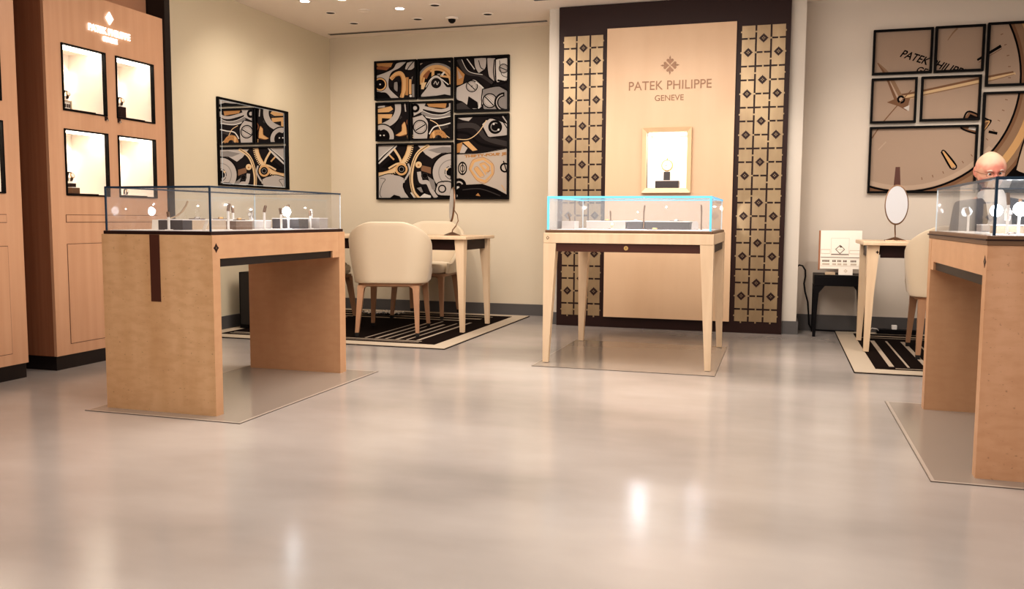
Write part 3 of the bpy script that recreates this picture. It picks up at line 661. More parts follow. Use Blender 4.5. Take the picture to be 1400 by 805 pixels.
# vitrine
b = MB(); fx0, fx1, fz0, fz1 = -1.108, -.710, 1.131, 1.658
yo, yi = 7.185, 7.205
def quad_frame(b, o, i, yo, yi, mat):
    P_ = [(o[0], o[2]), (o[1], o[2]), (o[1], o[3]), (o[0], o[3])]; Q_ = [(i[0], i[2]), (i[1], i[2]), (i[1], i[3]), (i[0], i[3])]
    for k in range(4):
        a, c, p, q = P_[k], P_[(k + 1) % 4], Q_[k], Q_[(k + 1) % 4]
        b.add([O @ Vector(v) for v in ((a[0], yo, a[1]), (c[0], yo, c[1]), (q[0], yi, q[1]), (p[0], yi, p[1]), (a[0], 7.2192, a[1]), (c[0], 7.2192, c[1]), (q[0], 7.2192, q[1]), (p[0], 7.2192, p[1]))],
              [(0, 1, 2, 3), (7, 6, 5, 4), (0, 4, 5, 1), (3, 2, 6, 7)], mat)
quad_frame(b, (fx0, fx1, fz0, fz1), (VX0, VX1, VZ0, VZ1), 7.183, 7.203, 'vitrine_frame')
vf = b.build('vitrine_frame', t)
yb = 7.50; b = MB()
b.box(VX0 - .01, VX1 + .01, yb, yb + .01, VZ0 - .01, VZ1 + .01, 'niche_lining', O)
b.box(VX0 - .01, VX0 - .0005, 7.2992, yb, VZ0 - .01, VZ1 + .01, 'niche_lining', O).box(VX1 + .0005, VX1 + .01, 7.2992, yb, VZ0 - .01, VZ1 + .01, 'niche_lining', O)
b.box(VX0, VX1, 7.2992, yb, VZ1 + .0005, VZ1 + .01, 'niche_lining', O).box(VX0, VX1, 7.2992, yb, VZ0 - .01, VZ0 - .0005, 'niche_lining', O)
b.build('niche', t)
MB().box(VX0 + .02, VX1 - .02, 7.24, 7.34, VZ1 - .014, VZ1 - .003, 'niche_light', O).build('light_strip', t)
li = bpy.data.lights.new('vitrine_light', 'AREA'); li.energy = 1.3; li.size = .25; li.color = (1, .88, .74)
lo = bpy.data.objects.new('vitrine_light', li); C.objects.link(lo); lo.location = (-.911, 7.38, VZ1 - .02)
block('display_block', 'wide dark plinth lying in the wall vitrine under the small pedestal', 'display block', (-.915, 7.34, VZ0), (.19, .10, .062), 'riser_dark', 'riser_top')
block('display_block', 'small dark pedestal under the pocket watch in the wall vitrine', 'display block', (-.92, 7.34, VZ0 + .0665), (.052, .04, .072), 'riser_dark')
w = thing('pocket_watch', 'pale round pocket watch standing on a dark pedestal in the wall vitrine', 'watch', (-.92, 7.34, VZ0 + .1388))
MB().lathe([(.046, -.004), (.050, 0), (.046, .005), (.001, .006)], 'gold', 32, T=Tr(0, 0, .052, PI / 2)).build('watch_case', w)
MB().lathe([(.040, .0065), (.001, .007)], 'dial', 32, T=Tr(0, 0, .052, PI / 2)).build('dial', w)
MB().box(-.001, .001, -.0085, -.0075, .052, .082, 'black').box(-.018, 0, -.0085, -.0075, .050, .053, 'black').build('hands', w)
b = MB().lathe([(.006, .1), (.006, .112), (.001, .114)], 'gold', 12)
b.tube([(.012 * math.cos(a), 0, .122 + .012 * math.sin(a)) for a in [2 * PI * k / 16 for k in range(16)]], .0018, 'gold', 6, True); b.build('crown', w)
b = MB()
for sx in (-1, 1): b.tube([(sx * .012, 0, .128), (sx * .025, 0, .142), (sx * .042, 0, .136), (sx * .044, 0, .124)], .0016, 'gold', 6)
b.build('bow', w)

# ------------------------------------------------------------------ display counters and table
def glass_cover(t, x0, x1, y0, y1, z0, z1, edge, clear='edge_clear', w=.005, gm='glass_case'):
    th = .004
    for nm, bx in (('glass_pane', (x0, x1, y0, y0, z0, z1)), ('glass_pane', (x0, x1, y1, y1, z0, z1)), ('glass_pane', (x0, x0, y0, y1, z0, z1)), ('glass_pane', (x1, x1, y0, y1, z0, z1)), ('glass_top', (x0, x1, y0, y1, z1, z1))):
        a, b_, c, d, e, f = bx
        if a == b_: q = [(a, c, e), (a, d, e), (a, d, f), (a, c, f)]
        elif c == d: q = [(a, c, e), (b_, c, e), (b_, c, f), (a, c, f)]
        else: q = [(a, c, e), (b_, c, e), (b_, d, e), (a, d, e)]
        MB().add(q, [(0, 1, 2, 3)], gm).build(nm, t, recalc=False)
    b = MB(); h = w / 2; k = z1 + .001
    b.box(x0 - h, x1 + h, y0 - h, y0 + h, k - w, k + .002, edge).box(x1 - h, x1 + h, y0 + h, y1, k - w * .9, k + .002, edge).box(x0 - h, x0 + h, y0 + h, y1, k - w * .8, k + .001, edge)
    b.box(x0 - h, x1 + h, y1 - h, y1 + h, k - w * .5, k + .001, edge)
    b.box(x0 - h, x0 + h, y0 - h, y0 + h, z0, k - w, edge).box(x1 - h, x1 + h, y0 - h, y0 + h, z0, k - w, edge)
    b.build('glass_edge', t)
    MB().box(x0 - h * .6, x0 + h * .6, y1 - h * .6, y1 + h * .6, z0, z1 - .003, clear).build('glass_seam', t)
    b = MB().box(x1 - h * .6, x1 + h * .6, y1 - h * .6, y1 + h * .6, z0, z1 - .003, clear)
    pass
    b.build('glass_seam', t)
def led_post(t, x, y, z0, h, tilt=.3, lit=False, mat='white_plastic', power=0, dirz=0):
    b = MB().box(x - .004, x + .004, y - .005, y + .005, z0, z0 + h * .72, mat).box(x - .014, x + .014, y - .012, y + .012, z0, z0 + .003, mat)
    T = Tr(x, y, z0 + h * .72, 0, 0, dirz) @ Matrix.Rotation(-tilt, 4, 'Y')
    b.box(-.005, .005, -.006, .006, 0, h * .30, 'bronze' if mat != 'bronze' else mat, T)
    o = b.build('case_light', t)
    if lit:
        MB().lathe([(.001, 0), (.022, .004), (.026, .012), (.024, .014), (.001, .012)], 'led', 24, T=Tr(x, y - .006, z0 + h * .72, PI / 2)).build('lens', o)
    if power:
        li = bpy.data.lights.new('case_lamp', 'POINT'); li.energy = power; li.color = (.95, .95, 1); li.shadow_soft_size = .006
        lo = bpy.data.objects.new('case_lamp', li); C.objects.link(lo); lo.location = Vector(t.location) + Vector((x, y, z0 + h + .005))
    return o
def counter(x0, y0, label, front, side, slab, slab_z, emblem_side):
    """waterfall counter 0.61 x 1.25 with an open passage beneath"""
    W, L = .61, 1.25; t = thing('display_counter', label, 'display counter', (x0 + W / 2, y0 + L / 2, 0))
    O = Matrix.Translation((-W / 2, -L / 2, 0))
    def fpanel(ya, yb, m1):
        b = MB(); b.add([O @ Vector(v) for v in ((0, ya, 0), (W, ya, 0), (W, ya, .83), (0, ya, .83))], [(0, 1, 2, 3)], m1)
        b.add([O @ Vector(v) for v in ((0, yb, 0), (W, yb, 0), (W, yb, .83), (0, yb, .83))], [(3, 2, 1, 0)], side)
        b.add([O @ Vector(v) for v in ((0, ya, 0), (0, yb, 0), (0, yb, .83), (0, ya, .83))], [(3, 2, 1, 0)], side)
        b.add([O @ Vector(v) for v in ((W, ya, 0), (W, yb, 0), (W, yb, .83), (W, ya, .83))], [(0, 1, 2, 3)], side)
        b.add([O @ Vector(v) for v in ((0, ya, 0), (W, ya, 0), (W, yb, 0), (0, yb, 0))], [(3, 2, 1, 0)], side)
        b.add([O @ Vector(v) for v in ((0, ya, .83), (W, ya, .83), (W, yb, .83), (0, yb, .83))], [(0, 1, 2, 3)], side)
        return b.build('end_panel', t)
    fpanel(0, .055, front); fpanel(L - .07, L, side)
    MB().box(.001, W - .001, .0551, L - .0701, .722, .83, side, O).box(.001, W - .001, L - .145, L - .0701, .683, .7219, side, O).build('top_rail', t)
    MB().box(.012, W - .012, .075, L - .1455, .684, .7215, 'plinth', O).build('drawer', t)
    b = MB().box(-.002, W + .002, -.004, L + .004, .8302, slab_z, slab, O) if slab_z > .85 else MB().box(.008, W - .008, .004, L - .006, .8302, slab_z, slab, O)
    b.build('top_slab', t, bevel=.002)
    MB().box(.272, .326, -.0015, .0005, .52, .8295, 'brown_inlay', O).build('inlay_strip', t)
    e = MB(); T = O @ (sideT(W, .028, .772) if emblem_side > 0 else Matrix(((0, 0, -1, 0), (-1, 0, 0, .028), (0, 1, 0, .772), (0, 0, 0, 1))))
    e.prism([(.020, 0), (.009, .009), (0, .022), (-.009, .009), (-.020, 0), (-.009, -.009), (0, -.022), (.009, -.009)], T, .001, 'dark_brown')
    e.prism([(.003, 0), (0, .006), (-.003, 0), (0, -.006)], T @ Matrix.Translation((0, 0, .001)), .0005, 'gold_plate')
    e.build('emblem', t)
    return t
# left counter
LC = counter(-3.06, 3.35, 'light wood display counter with a brown T inlay on its end panel', 'counter_front', 'counter_side', 'dark_brown', .846, 1)
lx, ly = LC.location.x, LC.location.y
glass_cover(LC, -3.045 - lx, -2.470 - lx, 3.368 - ly, 4.585 - ly, .8465, 1.050, 'edge_navy', w=.007)
MB().box(-3.035 - lx, -2.48 - lx, 3.38 - ly, 4.575 - ly, .8462, .8490, 'riser_top').build('case_floor', LC)
Z0 = .8492
led_post(LC, -2.62 - lx, 3.715 - ly, Z0, .13, .45, dirz=2.6); led_post(LC, -2.60 - lx, 4.00 - ly, Z0, .125, .5, dirz=2.6); led_post(LC, -2.58 - lx, 4.13 - ly, Z0, .11, .2)
led_post(LC, -2.60 - lx, 4.235 - ly, Z0, .13, 0, lit=True, power=1.1); led_post(LC, -2.56 - lx, 4.40 - ly, Z0, .10, .1)
led_post(LC, -2.80 - lx, 3.50 - ly, Z0, .085, .1); led_post(LC, -2.93 - lx, 4.2 - ly, Z0, .12, .1, power=.5)
def riser(label, x0, x1, y0, y1, h, mat, z0=Z0, top='riser_top'):
    return block('display_riser', label, 'display block', ((x0 + x1) / 2, (y0 + y1) / 2, z0), (x1 - x0, y1 - y0, h), mat, top, 'low blocks inside the glass cases')
riser('charcoal block at the near corner of the T-inlay counter glass', -2.885, -2.745, 3.53, 3.60, .050, 'riser_dark')
riser('long tan block behind the charcoal one in the T-inlay counter glass', -2.885, -2.745, 3.603, 4.02, .050, 'riser_tan')
riser('grey block in the middle of the T-inlay counter glass', -2.80, -2.70, 4.06, 4.22, .046, 'riser_grey')
riser('brown block beside the lit lamp in the T-inlay counter glass', -2.68, -2.62, 3.78, 3.92, .046, 'bronze')
riser('dark blue-grey block under the glaring lamp in the T-inlay counter glass', -2.72, -2.55, 4.262, 4.36, .058, 'riser_dark')
riser('pale block at the far end of the T-inlay counter glass', -2.68, -2.52, 4.43, 4.53, .060, 'riser_grey')
def bangle(label, loc, rz, s=1.0, mat='tan_leather'):
    pts = [(-.055, 0, .002), (-.04, 0, .006), (-.015, 0, .016), (.008, 0, .035), (.026, 0, .062), (.034, 0, .082)]
    b = MB(); w = .014
    for i in range(len(pts) - 1):
        p, q = Vector(pts[i]) * s, Vector(pts[i + 1]) * s; th = Vector((.005, 0, -.003)); ww = w * (1.1 - .12 * i) * s; wn = w * (1.1 - .12 * (i + 1)) * s
        b.add([p + Vector((0, -ww, 0)), p + Vector((0, ww, 0)), q + Vector((0, wn, 0)), q + Vector((0, -wn, 0)), p + th + Vector((0, -ww, 0)), p + th + Vector((0, ww, 0)), q + th + Vector((0, wn, 0)), q + th + Vector((0, -wn, 0))],
              [(0, 1, 2, 3), (7, 6, 5, 4), (0, 3, 7, 4), (1, 5, 6, 2), (0, 4, 5, 1), (3, 2, 6, 7)], mat)
    t = thing('watch_holder', label, 'watch holder', loc, rz); b.build('curved_band', t, smooth=False)
    MB().box(-.056 * s, .01 * s, -.016 * s, .016 * s, 0, .0018, 'white_plastic').build('base', t)
    return t
bangle('tan curved watch holder rising from the block in the T-inlay counter glass', (-2.815, 3.60, Z0 + .0542), .9, 1.1)
watch('watch lying flat beside the tan curved holder', (-2.79, 3.70, Z0 + .0542), .3, 'watch_leather', 'flat', 'steel', .8)
watch('watch lying flat on the far end of the long tan block', (-2.81, 3.92, Z0 + .0542), .9, 'watch_leather', 'flat', 'gold', .8)
watch('watch on a holder on the grey block of the T-inlay counter', (-2.76, 4.12, Z0 + .0502), .2, 'steel', 'tall', 'steel', .7)
watch('watch on a holder on the pale far block of the T-inlay counter', (-2.60, 4.48, Z0 + .0642), .4, 'white_plastic', 'tall', 'steel', .7)
watch('watch lying flat on the brown block of the T-inlay counter', (-2.65, 3.85, Z0 + .0502), 1.3, 'watch_leather', 'flat', 'gold', .7)
# price cards leaning in the case
for i, (x, y, rz) in enumerate(((-2.97, 3.62, .5), (-2.62, 3.52, -.6))):
    t = thing('price_card', ['tilted white card standing near the tan curved holder', 'tilted white card near the front glass corner of the T-inlay counter'][i], 'card', (x, y, Z0 if i == 0 else Z0), rz)
    MB().box(-.022, .022, -.001, .001, 0, .055, 'paper', Tr(0, 0, 0, -.35)).build('card', t); MB().box(-.012, .012, 0, .022, 0, .0016, 'white_plastic').build('foot', t)
# right counter
RC = counter(.69, 3.385, 'light wood display counter at the edge of the photo, in front of the bald man', 'counter_front_pink', 'counter_side', 'bronze', .864, -1)
rx, ry = RC.location.x, RC.location.y
MB().box(.682 - rx, 1.308 - rx, 3.376 - ry, 4.644 - ry, .8465, .8515, 'dark_brown').build('slab_groove', RC)
glass_cover(RC, .712 - rx, 1.288 - rx, 3.402 - ry, 4.60 - ry, .8645, 1.066, 'edge_navy', w=.009)
MB().box(.722 - rx, 1.278 - rx, 3.412 - ry, 4.59 - ry, .8642, .8662, 'riser_top').build('case_floor', RC)
Z1 = .8664
led_post(RC, .78 - rx, 4.22 - ry, Z1, .105, .5, dirz=.2); led_post(RC, .80 - rx, 3.62 - ry, Z1, .15, .1, lit=False, power=.9)
led_post(RC, .86 - rx, 3.72 - ry, Z1, .13, 0, lit=True, power=1.0); led_post(RC, .90 - rx, 4.30 - ry, Z1, .13, 0, lit=True)
riser('grey-brown block in the edge counter glass, nearest the bald man', .85, .95, 4.02, 4.12, .048, 'bronze')
riser('cream block in the edge counter glass, behind its near corner', .80, .90, 3.80, 3.90, .050, 'riser_tan')
riser('dark block in the edge counter glass, behind the lit lamp', .94, 1.10, 3.62, 3.78, .055, 'riser_dark')
riser('long grey ledge at the far side of the edge counter glass', .86, 1.2, 4.36, 4.46, .050, 'riser_grey')
watch('watch on a holder on the cream block of the edge counter', (.85, 3.85, Z1 + .0542), .2, 'white_plastic', 'tall', 'steel', .7)
watch('watch on a holder on the grey-brown block of the edge counter', (.90, 4.07, Z1 + .0522), -.3, 'steel', 'tall', 'gold', .7)
watch('watch on a holder on the dark block of the edge counter', (1.0, 3.70, Z1 + .0592), .1, 'watch_leather', 'tall', 'steel', .8)
watch('watch lying flat on the glass case floor of the edge counter', (.80, 3.55, Z1), .3, 'watch_leather', 'flat', 'steel', .8)

# centre table
tx0, tx1, ty0, ty1 = -1.427, -.379, 5.295, 6.36
t = thing('display_table', 'cream legged display table with a blue-edged glass case before the portal', 'display table', ((tx0 + tx1) / 2, (ty0 + ty1) / 2, 0))
CT = t; qx, qy = t.location.x, t.location.y; O = Matrix.Translation((-qx, -qy, 0))
for sx, xx in ((1, tx0), (-1, tx1)):
    for sy, yy in ((1, ty0), (-1, ty1)):
        w0, w1, h = .080, .036, .7635
        vs = []
        for w, z in ((w1, 0.006), (w0, h)):
            for dx, dy in ((0, 0), (1, 0), (1, 1), (0, 1)): vs.append(O @ Vector((xx + sx * dx * w, yy + sy * dy * w, z)))
        lg = MB().add(vs, [(3, 2, 1, 0), (4, 5, 6, 7), (0, 1, 5, 4), (1, 2, 6, 5), (2, 3, 7, 6), (3, 0, 4, 7)], 'cream_wood').build('leg', t)
        MB().box(xx + sx * .004 if sx > 0 else xx - .032, xx + .032 if sx > 0 else xx - .004, yy + .004 if sy > 0 else yy - .032, yy + .032 if sy > 0 else yy - .004, 0.0045, .0058, 'rubber', O).build('foot_cap', lg)
MB().box(tx0, tx1, ty0, ty1, .7645, .828, 'cream_wood', O).build('top_rail', t, bevel=.002)
MB().box(tx0 + .081, tx1 - .081, ty0 + .012, ty0 + .03, .712, .7635, 'brown_inlay', O).build('drawer', t)
MB().lathe([(.014, 0), (.014, .003), (.001, .003)], 'gold', 20, T=O @ Tr(-.905, ty0 + .0118, .738, PI / 2)).box(-.906, -.904, ty0 + .0075, ty0 + .0085, .733, .745, 'black', O).build('lock', t)
MB().box(tx0 + .012, tx0 + .03, ty0 + .081, ty1 - .081, .712, .7635, 'dark_brown', O).box(tx1 - .03, tx1 - .012, ty0 + .081, ty1 - .081, .712, .7635, 'dark_brown', O).box(tx0 + .081, tx1 - .081, ty1 - .03, ty1 - .012, .712, .7635, 'dark_brown', O).build('apron', t)
MB().box(tx0 + .008, tx1 - .006, ty0 + .008, ty1 - .008, .8282, .846, 'bronze', O).build('top_slab', t, bevel=.003)
e = MB().prism([(.010, 0), (0, .012), (-.010, 0), (0, -.012)], O @ wallT(-1.40, ty0, .797), .001, 'dark_brown').prism([(.006, 0), (0, .008), (-.006, 0), (0, -.008)], O @ wallT(-1.40, ty0 - .001, .797), .0006, 'cream_wood'); e.build('emblem', t)
glass_cover(t, -1.405 - qx, -.403 - qx, 5.325 - qy, 6.33 - qy, .8463, 1.054, 'edge_sky', w=.012, gm='glass_reflect_haze')
MB().box(-1.39 - qx, -.418 - qx, 5.34 - qy, 6.315 - qy, .8462, .8490, 'riser_top').build('case_floor', t)
led_post(t, -1.087 - qx, 5.75 - qy, Z0, .118, .05, mat='bronze', power=.8); led_post(t, -.866 - qx, 5.75 - qy, Z0, .155, -.12, mat='bronze', power=2.2); led_post(t, -.493 - qx, 5.75 - qy, Z0, .158, .05, mat='bronze', power=1.0)
led_post(t, -1.355 - qx, 5.7 - qy, Z0, .10, .4, mat='bronze')
riser('small grey block at the near end of the blue-edged case', -1.385, -1.30, 5.60, 5.74, .052, 'riser_grey', top=None)
riser('long grey-beige block in the blue-edged case, beside the small black one', -1.25, -.985, 5.74, 5.95, .050, 'riser_grey')
riser('black block in the middle of the blue-edged case', -.975, -.875, 5.74, 5.95, .050, 'riser_dark')
riser('long slate block in the blue-edged case beside the round-topped card', -.855, -.565, 5.74, 5.95, .050, 'riser_dark')
watch('watch lying flat on the long grey-beige block', (-1.12, 5.80, Z0 + .0542), .3, 'watch_leather', 'flat', 'gold', .8)
watch('watch lying flat on the black middle block', (-.93, 5.82, Z0 + .0542), 0, 'steel', 'flat', 'steel', .7)
watch('watch lying flat on the long slate block', (-.66, 5.80, Z0 + .0542), -.3, 'watch_leather', 'flat', 'steel', .9)
watch('gold watch on a holder in front of the grey-beige block', (-1.06, 5.66, Z0), .2, 'riser_tan', 'tall', 'gold', .75)
watch('watch lying on the case floor before the slate block', (-.78, 5.66, Z0), .15, 'watch_leather', 'flat', 'gold', 1.0)
b = MB(); pl = [(.022 * math.cos(a), .035 + .022 * math.sin(a)) for a in [PI * k / 12 for k in range(13)]] + [(-.022, 0), (.022, 0)]
t2 = thing('info_card', 'round-topped grey card standing at the end of the slate block', 'card', (-.53, 5.72, Z0)); b.prism(pl, wallT(0, 0, 0), .002, 'riser_grey'); b.build('card', t2)
MB().box(-.018, .018, .001, .02, 0, .002, 'bronze').build('foot', t2)

# ------------------------------------------------------------------ floor mats under the counters
def mat(label, x0, x1, y0, y1):
    t = thing('floor_mat', label, 'floor mat', ((x0 + x1) / 2, (y0 + y1) / 2, 0)); O = Matrix.Translation((-(x0 + x1) / 2, -(y0 + y1) / 2, 0))
    e = .004 if 'cream' in label else .016
    b = MB(); sheet(b, x0, x1, y0, y1, [(x0 + .003, x1 - .003, y0 + .003, y1 - .003)], 'mat_edge', .0025, O @ Matrix.Translation((0, 0, .0004)))
    sheet(b, x0 + .003, x1 - .003, y0 + .003, y1 - .003, [(x0 + e, x1 - e, y0 + e, y1 - e)], 'mat_rim', .003, O @ Matrix.Translation((0, 0, .0004))); b.build('border', t)
    MB().box(x0 + e, x1 - e, y0 + e, y1 - e, .0004, .0036, 'mat', O).build('surface', t)
mat('glossy grey-brown floor mat under the cream legged display table', -1.46, -.343, 5.155, 6.38)
def mat_c(label, x0, x1, y0, y1): mat(label, x0, x1, y0, y1)
mat_c('thin grey floor mat under the T-inlay counter', -3.12, -2.27, 3.27, 4.665)
mat_c('grey floor mat with a pale rim under the counter at the photo edge', .532, 1.47, 3.30, 4.718)
for o_ in (LC, RC): o_.location.z = .0036

# ------------------------------------------------------------------ rugs
def rug(label, x0, x1, y0, y1, stripes, lines):
    t = thing('rug', label, 'rug', ((x0 + x1) / 2, (y0 + y1) / 2, 0)); O = Matrix.Translation((-(x0 + x1) / 2, -(y0 + y1) / 2, 0)); h = .009
    b = MB(); w = .13
    xs = [x0, x0 + w, x1 - w, x1]; 
    b.box(x0, x1, y0, y1, 0.0005, h, 'rug_cream', O); b.box(x0 - .004, x1 + .004, y0 - .004, y1 + .004, 0.0004, .005, 'rug_dark', O); b.build('border', t)
    c = MB().box(x0 + w, x1 - w, y0 + w * 1.1, y1 - w, h, h + .002, 'rug_dark', O)
    for a0, a1, b0, b1 in stripes: c.box(a0, a1, b0, b1, h + .0018, h + .0032, 'rug_stripe', O)
    for a0, a1, b0, b1 in lines: c.box(a0, a1, b0, b1, h + .0018, h + .0028, 'rug_cream', O)
    c.build('field', t)
st = []
for i in range(6): st.append((-2.56 - i * .085, -2.56 - i * .085 + (.016 if i % 2 else .026), 5.90, 7.05 - (i % 3) * .1))
rug('dark rug with pale stripes and cream border under the desk by the mirror wall', -4.28, -2.222, 5.605, 7.76, st,
    [(-4.1, -2.5, 5.80, 5.812), (-4.1, -2.5, 5.85, 5.87), (-4.1, -2.55, 7.30, 7.36), (-4.1, -2.65, 7.15, 7.20), (-4.1, -2.5, 7.50, 7.52), (-4.0, -3.85, 5.95, 7.1), (-3.78, -3.76, 5.95, 7.1)])
st = [(.67 + i * .105, .67 + i * .105 + (.030 if i % 2 == 0 else .014), 5.80, 7.02) for i in range(9)]
rug('dark striped rug with cream border behind the counter at the photo edge', .452, 2.55, 5.555, 7.57, st, [(.7, 2.4, 5.73, 5.745), (.62, 2.4, 7.28, 7.33), (.62, 2.4, 7.18, 7.20)])
RZ = .0125

# ------------------------------------------------------------------ chairs
def plan(s, a=.27, b=.30, yf=.17, r=.15):
    """point on the U-shaped plan at arc length s from the middle of the back (x>0 side)"""
    l1 = a - r; l2 = l1 + PI / 2 * r
    if s < l1: return (s, -b)
    if s < l2:
        w = (s - l1) / r; return (a - r + r * math.sin(w), -b + r - r * math.cos(w))
    k = s - l2; return (a - k * .05, -b + r + k)
LT = .12 + PI / 2 * .15 + .34
def make_chair(label):
    t = thing('desk_chair', label, 'chair', (0, 0, RZ), 0, 'cream shell chairs at the desks')
    N, K = 64, 14; vs = []; fs = []
    for i in range(N + 1):
        u = -1 + 2 * i / N; s = abs(u) * LT; x, y = plan(s); sg = 1 if u >= 0 else -1
        k = min(max((s - .095) / .56, 0), 1); k = k * k * (3 - 2 * k); top = .875 - .375 * k
        for j in range(K + 1):
            v = j / K; z = .405 + (top - .405) * v
            f = .93 + .16 * math.sin(min((z - .405) / .42, 1) * PI * .55) - .02 * max(0, (z - .75) / .12)
            lean = -.045 * ((z - .405) / .47) ** 1.5
            vs.append((sg * x * f, y * (.95 + .03 * f) + lean * (1 - k * .6), z))
    for i in range(N):
        for j in range(K): a = i * (K + 1) + j; fs.append((a, a + 1, a + K + 2, a + K + 1))
    o = MB().add(vs, fs, 'leather').build('backrest', t, smooth=True)
    m = o.modifiers.new('Solidify', 'SOLIDIFY'); m.thickness = .032; m.offset = 1
    bpy.context.view_layer.update()
    m2 = o.modifiers.new('Bevel', 'BEVEL'); m2.width = .008; m2.segments = 2; m2.limit_method = 'ANGLE'; m2.angle_limit = 1
    def ring(a, bk, ft, z, r=.13):
        P_ = []
        for cx, cy, a0 in ((a - r, -bk + r, -90), (a - r * .6, ft - r * .6, 0), (-a + r * .6, ft - r * .6, 90), (-a + r, -bk + r, 180)):
            rr = r if cy < 0 else r * .6
            for k in range(7):
                w = math.radians(a0 + 90 * k / 6); P_.append((cx + rr * math.cos(w), cy + rr * math.sin(w), z))
        return P_
    MB().loft([ring(.215, .235, .255, .405), ring(.228, .245, .275, .42), ring(.228, .245, .28, .465), ring(.215, .235, .268, .487), ring(.17, .19, .22, .495)], 'leather_seat').build('seat', t, smooth=True)
    MB().loft([ring(.232, .288, .255, .375), ring(.250, .300, .272, .382), ring(.252, .303, .275, .404)], 'chair_wood').build('seat_frame', t)
    for sx in (-1, 1):
        for sy in (-1, 1):
            top = (sx * .212, -.262 if sy < 0 else .235, .376); ft = (sx * .232, -.335 if sy < 0 else .285, .028)
            # curved shoulder then straight taper
            b = MB(); secs = [(top[0] - sx * .02, top[1] * .93, .386, .085), (top[0], top[1], .365, .052), (top[0] + (ft[0] - top[0]) * .15, top[1] + (ft[1] - top[1]) * .15, .32, .045), (ft[0], ft[1], .028, .028)]
            rings = [[(x + dx * w / 2, y + dy * w / 2, z) for dx, dy in ((-1, -1), (1, -1), (1, 1), (-1, 1))] for x, y, z, w in secs]
            b.loft(rings, 'chair_wood'); lg = b.build('leg', t)
            MB().taper((ft[0], ft[1], .028), (ft[0] + sx * .001, ft[1] + sy * .003, 0), .029, .025, 'rubber').build('foot_cap', lg)
    return t
ch = make_chair('cream shell chair with its back to the camera beside the T-inlay counter')
ch.location = (-2.935, 6.335, RZ); ch.rotation_euler = (0, 0, math.radians(15))
dup(ch, (-3.13, 7.43, RZ), PI + .12, 'cream shell chair across the desk, between desk and movement pictures')
dup(ch, (-3.90, 6.735, RZ), -PI / 2, 'cream shell chair in the corner, mostly hidden by the T-inlay counter')
dup(ch, (1.125, 6.50, RZ), -.03, 'cream shell chair at the striped rug, partly hidden by the edge counter')

dup(ch, (1.22, 5.758, RZ), PI, 'cream shell chair the bald man is sitting on behind the edge counter')
# ------------------------------------------------------------------ desks
def desk(label, x0, x1, y0, y1, emb):
    t = thing('desk', label, 'desk', ((x0 + x1) / 2, (y0 + y1) / 2, RZ)); O = Matrix.Translation((-(x0 + x1) / 2, -(y0 + y1) / 2, -RZ)); Z = .772
    MB().box(x0 - .03, x1 + .03, y0 - .03, y1 + .03, Z - .026, Z, 'cream_wood', O).build('tabletop', t, bevel=.005)
    for sx, xx in ((1, x0), (-1, x1)):
        for sy, yy in ((1, y0), (-1, y1)):
            vs = []
            for w, z in ((.034, RZ), (.052, .42), (.078, Z - .028)):
                for dx, dy in ((0, 0), (1, 0), (1, 1), (0, 1)): vs.append(O @ Vector((xx + sx * dx * w, yy + sy * dy * w, z)))
            lg = MB().loft([vs[0:4], vs[4:8], vs[8:12]], 'cream_wood').build('leg', t)
    MB().box(x0 + .085, x1 - .085, y0 + .02, y0 + .035, .662, Z - .0265, 'dark_brown', O).build('drawer', t)
    MB().box(x0 + .02, x0 + .035, y0 + .085, y1 - .085, .662, Z - .0265, 'dark_brown', O).box(x1 - .035, x1 - .02, y0 + .085, y1 - .085, .662, Z - .0265, 'dark_brown', O).box(x0 + .085, x1 - .085, y1 - .035, y1 - .02, .662, Z - .0265, 'dark_brown', O).build('apron', t)
    e = MB().prism([(.012, 0), (.004, .005), (0, .013), (-.004, .005), (-.012, 0), (-.004, -.005), (0, -.013), (.004, -.005)], O @ wallT(emb, y0, .70), .0012, 'dark_brown'); e.build('emblem', t)
desk('cream desk with dark apron standing below the movement pictures', -3.85, -2.375, 6.41, 7.06, -3.81)
desk('cream desk with dark apron standing on the striped rug below the dial pictures', .572, 1.76, 6.41, 7.03, .635)

# ------------------------------------------------------------------ table mirrors
def table_mirror(label, x, y, rz, post):
    t = thing('table_mirror', label, 'mirror', (x, y, .772), rz)
    b = MB().loft([[(.07, -.055, 0), (.07, .055, 0), (-.07, .055, 0), (-.07, -.055, 0)], [(.066, -.05, .006), (.066, .05, .006), (-.066, .05, .006), (-.066, -.05, .006)], [(.012, -.010, .026), (.012, .010, .026), (-.012, .010, .026), (-.012, -.010, .026)]], 'bronze'); b.build('base', t)
    MB().tube([(0, 0, .022), (0, .004, .045), (0, .030, .075), (0, .052, .12), (0, .045, .17), (0, .02, .205)], [.006, .005, .005, .005, .004, .004], 'bronze', 8).build('stand', t, smooth=True)
    T = Tr(0, 0, .255, -.06); a, c = .078, .143; N = 40
    oval = lambda k, s, d: T @ Vector((a * s * math.cos(2 * PI * k / N), d, c * s * math.sin(2 * PI * k / N)))
    MB().loft([[oval(k, .93, -.006) for k in range(N)], [oval(k, 1.0, -.004) for k in range(N)], [oval(k, 1.0, .006) for k in range(N)], [oval(k, .93, .009) for k in range(N)]], 'bronze').build('frame', t)
    MB().add([oval(k, .92, -.0072) for k in range(N)], [tuple(range(N))], 'mirror_pale').build('mirror_glass', t)
    if post:
        MB().loft([[T @ Vector(v) for v in ((-.024, .011, .10), (.024, .011, .10), (.024, .024, .10), (-.024, .024, .10))], [T @ Vector(v) for v in ((-.014, .011, .268), (.014, .011, .268), (.014, .022, .268), (-.014, .022, .268))]], 'brown_inlay').build('handle', t)
    return t
